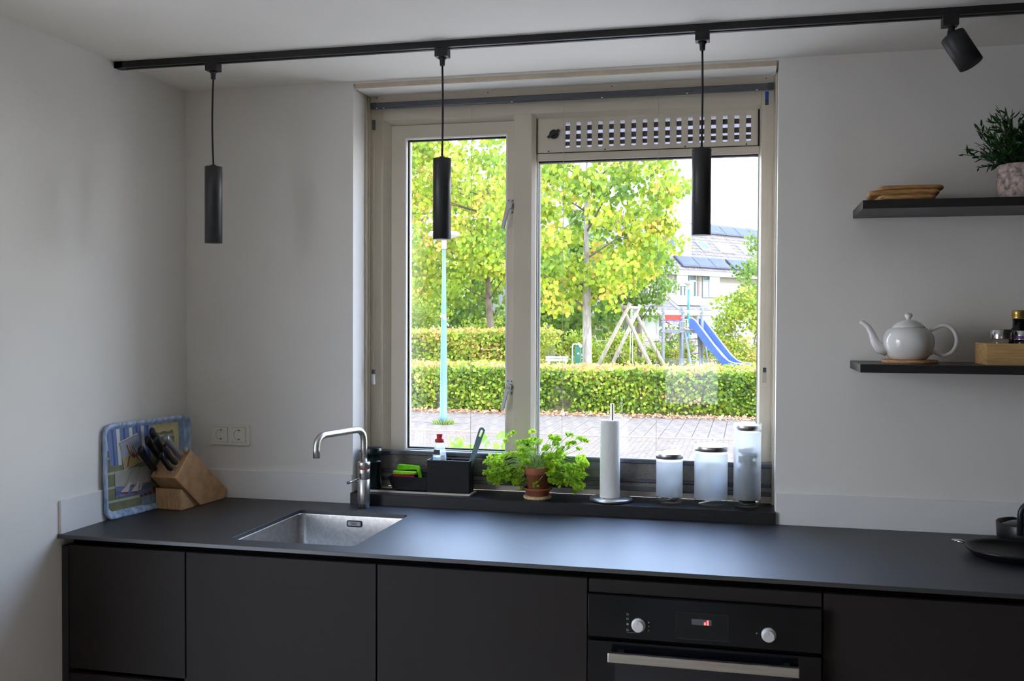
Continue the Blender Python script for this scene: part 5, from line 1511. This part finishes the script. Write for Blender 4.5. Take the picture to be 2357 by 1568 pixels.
# climbing frame with slide
GPOST = M('grey_round_post', (.14, .14, .145), .7, nz=(5, .2), scale=(5, 5, 1))
BLUE = M('blue_slide_plastic', (.018, .055, .27), .35, nz=(3, .1)); BLUER = M('pale_blue_slide_rim', (.32, .38, .52), .4)
SLIDE = M('steel_slide_bed', (.70, .72, .75), .25, .3)
RED = M('red_climbing_panel', (.42, .035, .025), .5, nz=(6, .15)); YEL = M('yellow_climbing_bar', (.80, .62, .22), .5); ORG = M('orange_climbing_bar', (.80, .30, .14), .5)
cf = thing('play_tower', 'grey post climbing frame with a red panel and a blue slide behind the hedge', 'play tower', (-.55, 32.3, G))
for x_, y_ in ((-1.225, 32.0), (-.555, 32.0), (.090, 32.3), (-.70, 33.2), (.02, 33.3)):
    B().lathe([(.055, 0), (.055, 2.70), (.045, 2.715), (0, 2.72)], (x_, y_, G - .01), 20, cap=False).obj('post', GPOST, cf)
B().box(-1.17, -.61, 31.985, 32.015, 1.66, 1.85).obj('red_panel', RED, cf)
B().box(-1.17, -.61, 31.98, 32.02, 1.86, 1.925).obj('white_panel_edge', LAMPW, cf)
B().box(-1.17, -.61, 31.98, 32.02, 1.625, 1.655).obj('blue_panel_edge', BLUE, cf)
B().tube([(-.50, 32.0, 1.985), (.04, 32.28, 1.985)], .022, 10).obj('yellow_bar', YEL, cf)
B().tube([(-.50, 32.0, 1.920), (.04, 32.28, 1.920)], .020, 10).obj('orange_bar', ORG, cf)
B().box(-1.20, .10, 31.97, 32.02, 1.225, 1.345).obj('deck_edge', GPOST, cf)
for i in range(8): B().box(-1.19 + i * .16, -1.04 + i * .16, 32.02, 33.25, 1.30, 1.34).obj('deck_plank', GPOST, cf)
b = B().plate([(-.485, 1.36), (-.385, 1.36), (-.385, 1.71), (-.485, 1.71)], [[(-.462, 1.385), (-.462, 1.685), (-.408, 1.685), (-.408, 1.385)]], 'y', 31.93, 31.96)
b.obj('yellow_gate', YEL, cf)
for p0_, p1_ in (((-.47, 31.98, 1.25), (-.13, 31.75, G)), ((-.03, 32.25, 1.22), (.10, 31.95, G)), ((.10, 33.0, 1.2), (.40, 33.0, G))):
    B().tube([p0_, p1_], .045, 12).obj('ladder_post', GPOST, cf)
for z in (1.02, .78, .52, .27, .02):
    t_ = (1.25 - z) / 1.85
    B().tube([(-.47 + .34 * t_, 31.98 - .23 * t_, z), (-.02 + .13 * t_, 32.25 - .30 * t_, z)], .016, 8).obj('rung', GPOST, cf)
b = B()
for x_, zz in ((-1.225, (1.93, 1.70, 1.60, 1.28)), (-.555, (1.95, 1.75, 1.62, 1.40, 1.28)), (.09, (1.95, 1.85))):
    for z in zz:
        for dx in (-.055, .055): b.lathe([(.022, -.012), (.022, .012)], (x_ + dx * .8, 31.955 + (.3 if x_ > 0 else 0), z), 10)
b.parts('bolt_cap', LAMPW, cf)
# slide: two side walls and the bed between them, running to the right and a little towards the street
sp_ = [(-.33, 1.36, 1.74), (-.22, 1.36, 1.74), (-.12, 1.26, 1.66), (.20, .83, 1.24), (.50, .48, .84), (.80, .14, .46), (1.00, -.02, .29), (1.20, -.10, .215), (1.48, -.13, .195)]
def side(dx, y0_, name):
    b = B(); n_ = len(sp_)
    low = [(x_ + dx, lo) for x_, lo, hi in sp_]; high = [(x_ + dx, hi) for x_, lo, hi in sp_]
    poly_lo = low; vs = []; fs = []
    for yy in (y0_, y0_ + .03):
        vs += [(p[0], yy - .18 * (p[0] + .33) / 1.8, p[1]) for p in low] + [(p[0], yy - .18 * (p[0] + .33) / 1.8, p[1]) for p in high]
    m_ = 2 * n_
    for i in range(n_ - 1):
        fs += [(i, i + 1, n_ + i + 1, n_ + i), (m_ + i, m_ + n_ + i, m_ + n_ + i + 1, m_ + i + 1), (n_ + i, n_ + i + 1, m_ + n_ + i + 1, m_ + n_ + i), (i, m_ + i, m_ + i + 1, i + 1)]
    fs += [(0, n_, m_ + n_, m_), (n_ - 1, m_ + n_ - 1, m_ + 2 * n_ - 1, 2 * n_ - 1)]
    b.add(vs, fs); o = b.obj(name, BLUE, cf)
    B().tube([(p[0], y0_ + .015 - .18 * (p[0] + .33) / 1.8, p[1]) for p in high], .022, 8).obj('slide_rim', BLUER, o)
side(0, 31.85, 'slide_side')
side(.30, 32.35, 'slide_side')
b = B(); vs = []; fs = []
for x_, lo, hi in sp_: vs += [(x_, 31.87 - .18 * (x_ + .33) / 1.8, lo + .06), (x_ + .30, 32.36 - .18 * (x_ + .33) / 1.8, lo + .06)]
for i in range(len(sp_) - 1): fs.append((2 * i, 2 * i + 2, 2 * i + 3, 2 * i + 1))
b.add(vs, fs); b.obj('slide_bed', SLIDE, cf, solid=.015)

# white house, turned so that its front runs away to the right
HO = (-3.3587, 58.8439, G)
th = math.atan2(.812, .583)
HW = thing('row_house', 'white two storey house with brown tiled roofs and solar panels behind the playground', 'house', HO, rot=(0, 0, th))
HWALL = gmat('white_brick', (.33, .285, .255), (.28, .245, .22), .22, .065, 1.0)
HBR = gmat('pink_brick_pier', (.24, .165, .13), (.21, .17, .14), .22, .065, 1.0)
HWHITE = M('white_house_paint', (.42, .415, .40), .6)
TILE = M('brown_roof_tile', (.135, .108, .092), .8, nz=(3, .18))
SOLAR = M('dark_solar_panel', (.065, .066, .085), .5, spec=.12, nz=(4, .1)); SOLARF = M('solar_frame', (.05, .05, .06), .4)
WGL = M('dark_house_window', (.07, .08, .085), .35, spec=.15, nz=(3, .2)); CURT = M('pale_curtain', (.34, .35, .335), .9, nz=(1, .15), scale=(9, 9, .1))
WFRM = M('blue_grey_window_frame', (.12, .16, .18), .5); AWN = M('grey_canopy_panel', (.22, .205, .195), .5)
EV = 5.40                                    # eaves above ground, local frame: x along the front, y into the house, z up
B().box(-8.6, 15, .0, 9.0, 0, EV).obj('house_wall', HWALL, HW)
al = R(42)
def roof_T(u, s, y0=0.0, z0=EV, a=al): # a point on the slope and its frame: x along, y up the slope, z outward
    return Matrix.Translation((u, y0 + s * math.cos(a), z0 + s * math.sin(a))) @ Matrix.Rotation(a, 4, 'X')
def tiles(name, u0, u1, s0, s1, y0, z0, a, parent):
    b = B(); nu = int((u1 - u0) / .30); ns = int((s1 - s0) / .34)
    for j in range(ns):
        for i in range(nu):
            T = roof_T(u0 + (i + .5) * .30, s0 + j * .34, y0, z0, a)
            b.prism([(-.148, 0), (-.148, .030), (-.05, .052), (.05, .052), (.148, .026), (.148, 0)], 'y', 0, .36, T=T @ Matrix.Rotation(R(-4), 4, 'X'))
    return b.obj(name, TILE, parent, kind='stuff')
B().box(-8.6, 15, 0, 5.7, -.22, -.02, T=roof_T(0, -.12)).obj('roof_deck', TILE, HW)
tiles('roof_tiles', -4.0, 14.9, -.15, 5.55, 0, EV, al, HW)
B().tube([(-8.6, 5.62 * math.cos(al), EV + 5.62 * math.sin(al) + .02), (15, 5.62 * math.cos(al), EV + 5.62 * math.sin(al) + .02)], .10, 10).obj('ridge_tiles', TILE, HW)
B().box(-8.6, 15, -.42, -.02, EV - .22, EV + .02).obj('gutter', HWHITE, HW)
def on_roof(name, u0, u1, s0, s1, h, mt, frame=None, pane=None):
    T = roof_T(0, 0)
    o = B().box(u0, u1, s0, s1, .04, h, T=T).obj(name, frame or mt, HW, bevel=.01)
    if pane: B().box(u0 + .08, u1 - .08, s0 + .08, s1 - .08, h, h + .015, T=T).obj('pane', pane, o)
    return o
for i in range(7): on_roof('solar_panel', 5.2 + i * 1.72, 6.88 + i * 1.72, 4.35, 5.42, .16, SOLARF, SOLARF, SOLAR)
for i in range(3): on_roof('solar_panel', 2.05 + i * 1.66 , 3.67 + i * 1.66, .40, 1.46, .17, SOLARF, SOLARF, SOLAR)
for i in range(2): on_roof('solar_panel', 7.42 + i * 1.70, 9.08 + i * 1.70, .42, 1.45, .17, SOLARF, SOLARF, SOLAR)
on_roof('roof_window', 5.95, 6.78, 2.40, 3.32, .16, WFRM, HWHITE, WGL)
on_roof('roof_window', 7.90, 9.38, 2.33, 3.30, .16, WFRM, HWHITE, HWHITE)
on_roof('roof_window', 10.6, 11.9, 2.33, 3.30, .16, WFRM, HWHITE, HWHITE)
dm = B().box(.4, 3.95, 1.12, 4.4, EV + .9, EV + 3.25).obj('dormer', HWHITE, HW)
B().box(.2, 4.05, 1.0, 4.5, EV + 3.25, EV + 3.40).obj('dormer_roof', HWHITE, dm)
B().box(.9, 2.2, 1.06, 1.13, EV + 1.5, EV + 2.9).obj('dormer_window', WGL, dm)
def hwin(u0, u1, z0, z1, frame=HWHITE, name='house_window', glass_=WGL, parts=()):
    o = B().plate([(u0 - .06, z0 - .06), (u1 + .06, z0 - .06), (u1 + .06, z1 + .06), (u0 - .06, z1 + .06)], [[(u0, z0), (u0, z1), (u1, z1), (u1, z0)]], 'y', -.06, .02).obj(name, frame, HW)
    B().box(u0, u1, -.02, -.005, z0, z1).obj('pane', glass_, o)
    for k_, (a_, c_) in enumerate(parts): B().box(a_, c_, -.05, -.03, z0 + .02, z1 - .05).obj('curtain', CURT, o)
    return o
zo = -G
hwin(1.13, 2.08, 3.30 + zo, 3.90 + zo, parts=((1.14, 1.40), (1.60, 1.78), (1.95, 2.07)))
B().box(1.05, 2.15, -.10, -.01, 3.96 + zo, 4.62 + zo).obj('roller_shutter', HWHITE, HW)
hwin(2.36, 2.94, 4.30 + zo, 4.60 + zo, WFRM)
hwin(2.36, 2.94, 3.29 + zo, 4.18 + zo, WFRM, parts=((2.40, 2.75),))
hwin(3.73, 4.28, 4.34 + zo, 4.62 + zo, WFRM)
hwin(3.73, 4.28, 3.28 + zo, 4.20 + zo, WFRM, glass_=HWHITE)
B().box(4.36, 5.4, -.08, -.01, 3.25 + zo, 4.62 + zo).obj('roller_shutter', HWHITE, HW)
hwin(-4.2, -3.2, 3.30 + zo, 4.5 + zo); hwin(-2.6, -1.6, 3.30 + zo, 4.5 + zo)
for u in (.29, 3.27): B().box(u - .09, u + .09, -.03, .0, 2.9 + zo, EV - .22).obj('brick_strip', HBR, HW)
B().tube([(.10, -.06, 2.9 + zo), (.10, -.06, EV - .2)], .045, 8).obj('downpipe', HWHITE, HW)
for u in (-1.3, .75): B().box(u - .03, u + .03, -.03, 0, 3.0 + zo, 4.5 + zo).obj('facade_seam', M('grey_seam', (.45, .42, .4), .7), HW)
# lower lean-to roof in front of the house, local y from -1.3 to 0
la = R(33)
B().box(-8.6, 2.4, 0, 1.58, -.12, -.01, T=roof_T(0, 0, -1.3, 2.36 + zo, la)).obj('lean_to_deck', TILE, HW)
tiles('lean_to_tiles', -8.5, -.25, -.04, 1.45, -1.3, 2.36 + zo, la, HW)
tiles('lean_to_tiles', -.05, 3.0, -.04, .40, -1.3, 2.36 + zo, la, HW)
B().box(-.22, -.08, -.05, 1.6, 0, .10, T=roof_T(0, 0, -1.3, 2.36 + zo, la)).obj('verge_board', HWHITE, HW)
b = B()
for i in range(5): B().box(.05 + i * .66, .68 + i * .66, .45, 1.55, .06, .10, T=roof_T(0, 0, -1.3, 2.36 + zo, la)).obj('canopy_panel', AWN, HW)
B().box(-8.6, 3.2, -1.42, -1.28, 2.06 + zo, 2.34 + zo).obj('fascia_board', HWHITE, HW)
B().box(-8.6, 3.2, -1.25, 0, 2.02 + zo, 2.06 + zo).obj('lean_to_soffit', HWHITE, HW)
hwin(-2.15, -.20, .55 + zo, 1.98 + zo, name='patio_window', glass_=WGL, parts=((-2.10, -.55),))
for u in (-4.6, -2.95, .3): B().box(u - .14, u + .14, -.12, 0, 0, 2.05 + zo).obj('brick_pier', HBR, HW)
hwin(-2.78, -2.30, .3 + zo, 1.45 + zo, WFRM); hwin(-2.78, -2.30, 1.6 + zo, 1.95 + zo, WFRM)
hwin(-4.35, -3.90, .3 + zo, 1.95 + zo, WFRM); hwin(-3.7, -3.1, .3 + zo, 1.95 + zo, HBR)
hwin(-8.0, -6.7, .9 + zo, 1.95 + zo, parts=((-7.95, -7.4), (-7.1, -6.75)))
hwin(.6, 2.6, .8 + zo, 1.95 + zo, parts=((.65, 1.5),))

# far brown roofed bungalow glimpsed between the trees on the left
BU = thing('bungalow', 'low house with a brown pitched roof glimpsed left of the brown trunk', 'house', (-15.5, 60.0, G))
b = B(); b.prism([(-1.6, 0), (1.8, 0), (1.8, 2.2), (.08, 3.35), (-1.6, 2.2)], 'y', 60.0, 66.0); b.v = [(p[0] - 15.5, p[1], p[2] + G) for p in b.v]
b.obj('house_wall', HWHITE, BU)
for s_ in (-1, 1):
    a_ = math.atan2(1.15, 1.7)
    T = Matrix.Translation((-15.42, 0, G + 3.40)) @ Matrix.Rotation(s_ * a_, 4, 'Y')
    bb = B()
    for j in range(7): bb.box(min(s_ * j * .33, s_ * (j * .33 + .36)), max(s_ * j * .33, s_ * (j * .33 + .36)), 59.8, 66.2, .0 - j * .004, .05 - j * .004, T=T)
    bb.obj('roof_slope', TILE, BU, kind='stuff')
o = B().box(-16.1, -15.5, 59.96, 60.01, G + .9, G + 1.9).obj('house_window', WFRM, BU)

for o in bpy.data.objects:
    if '_o' in o: del o['_o']
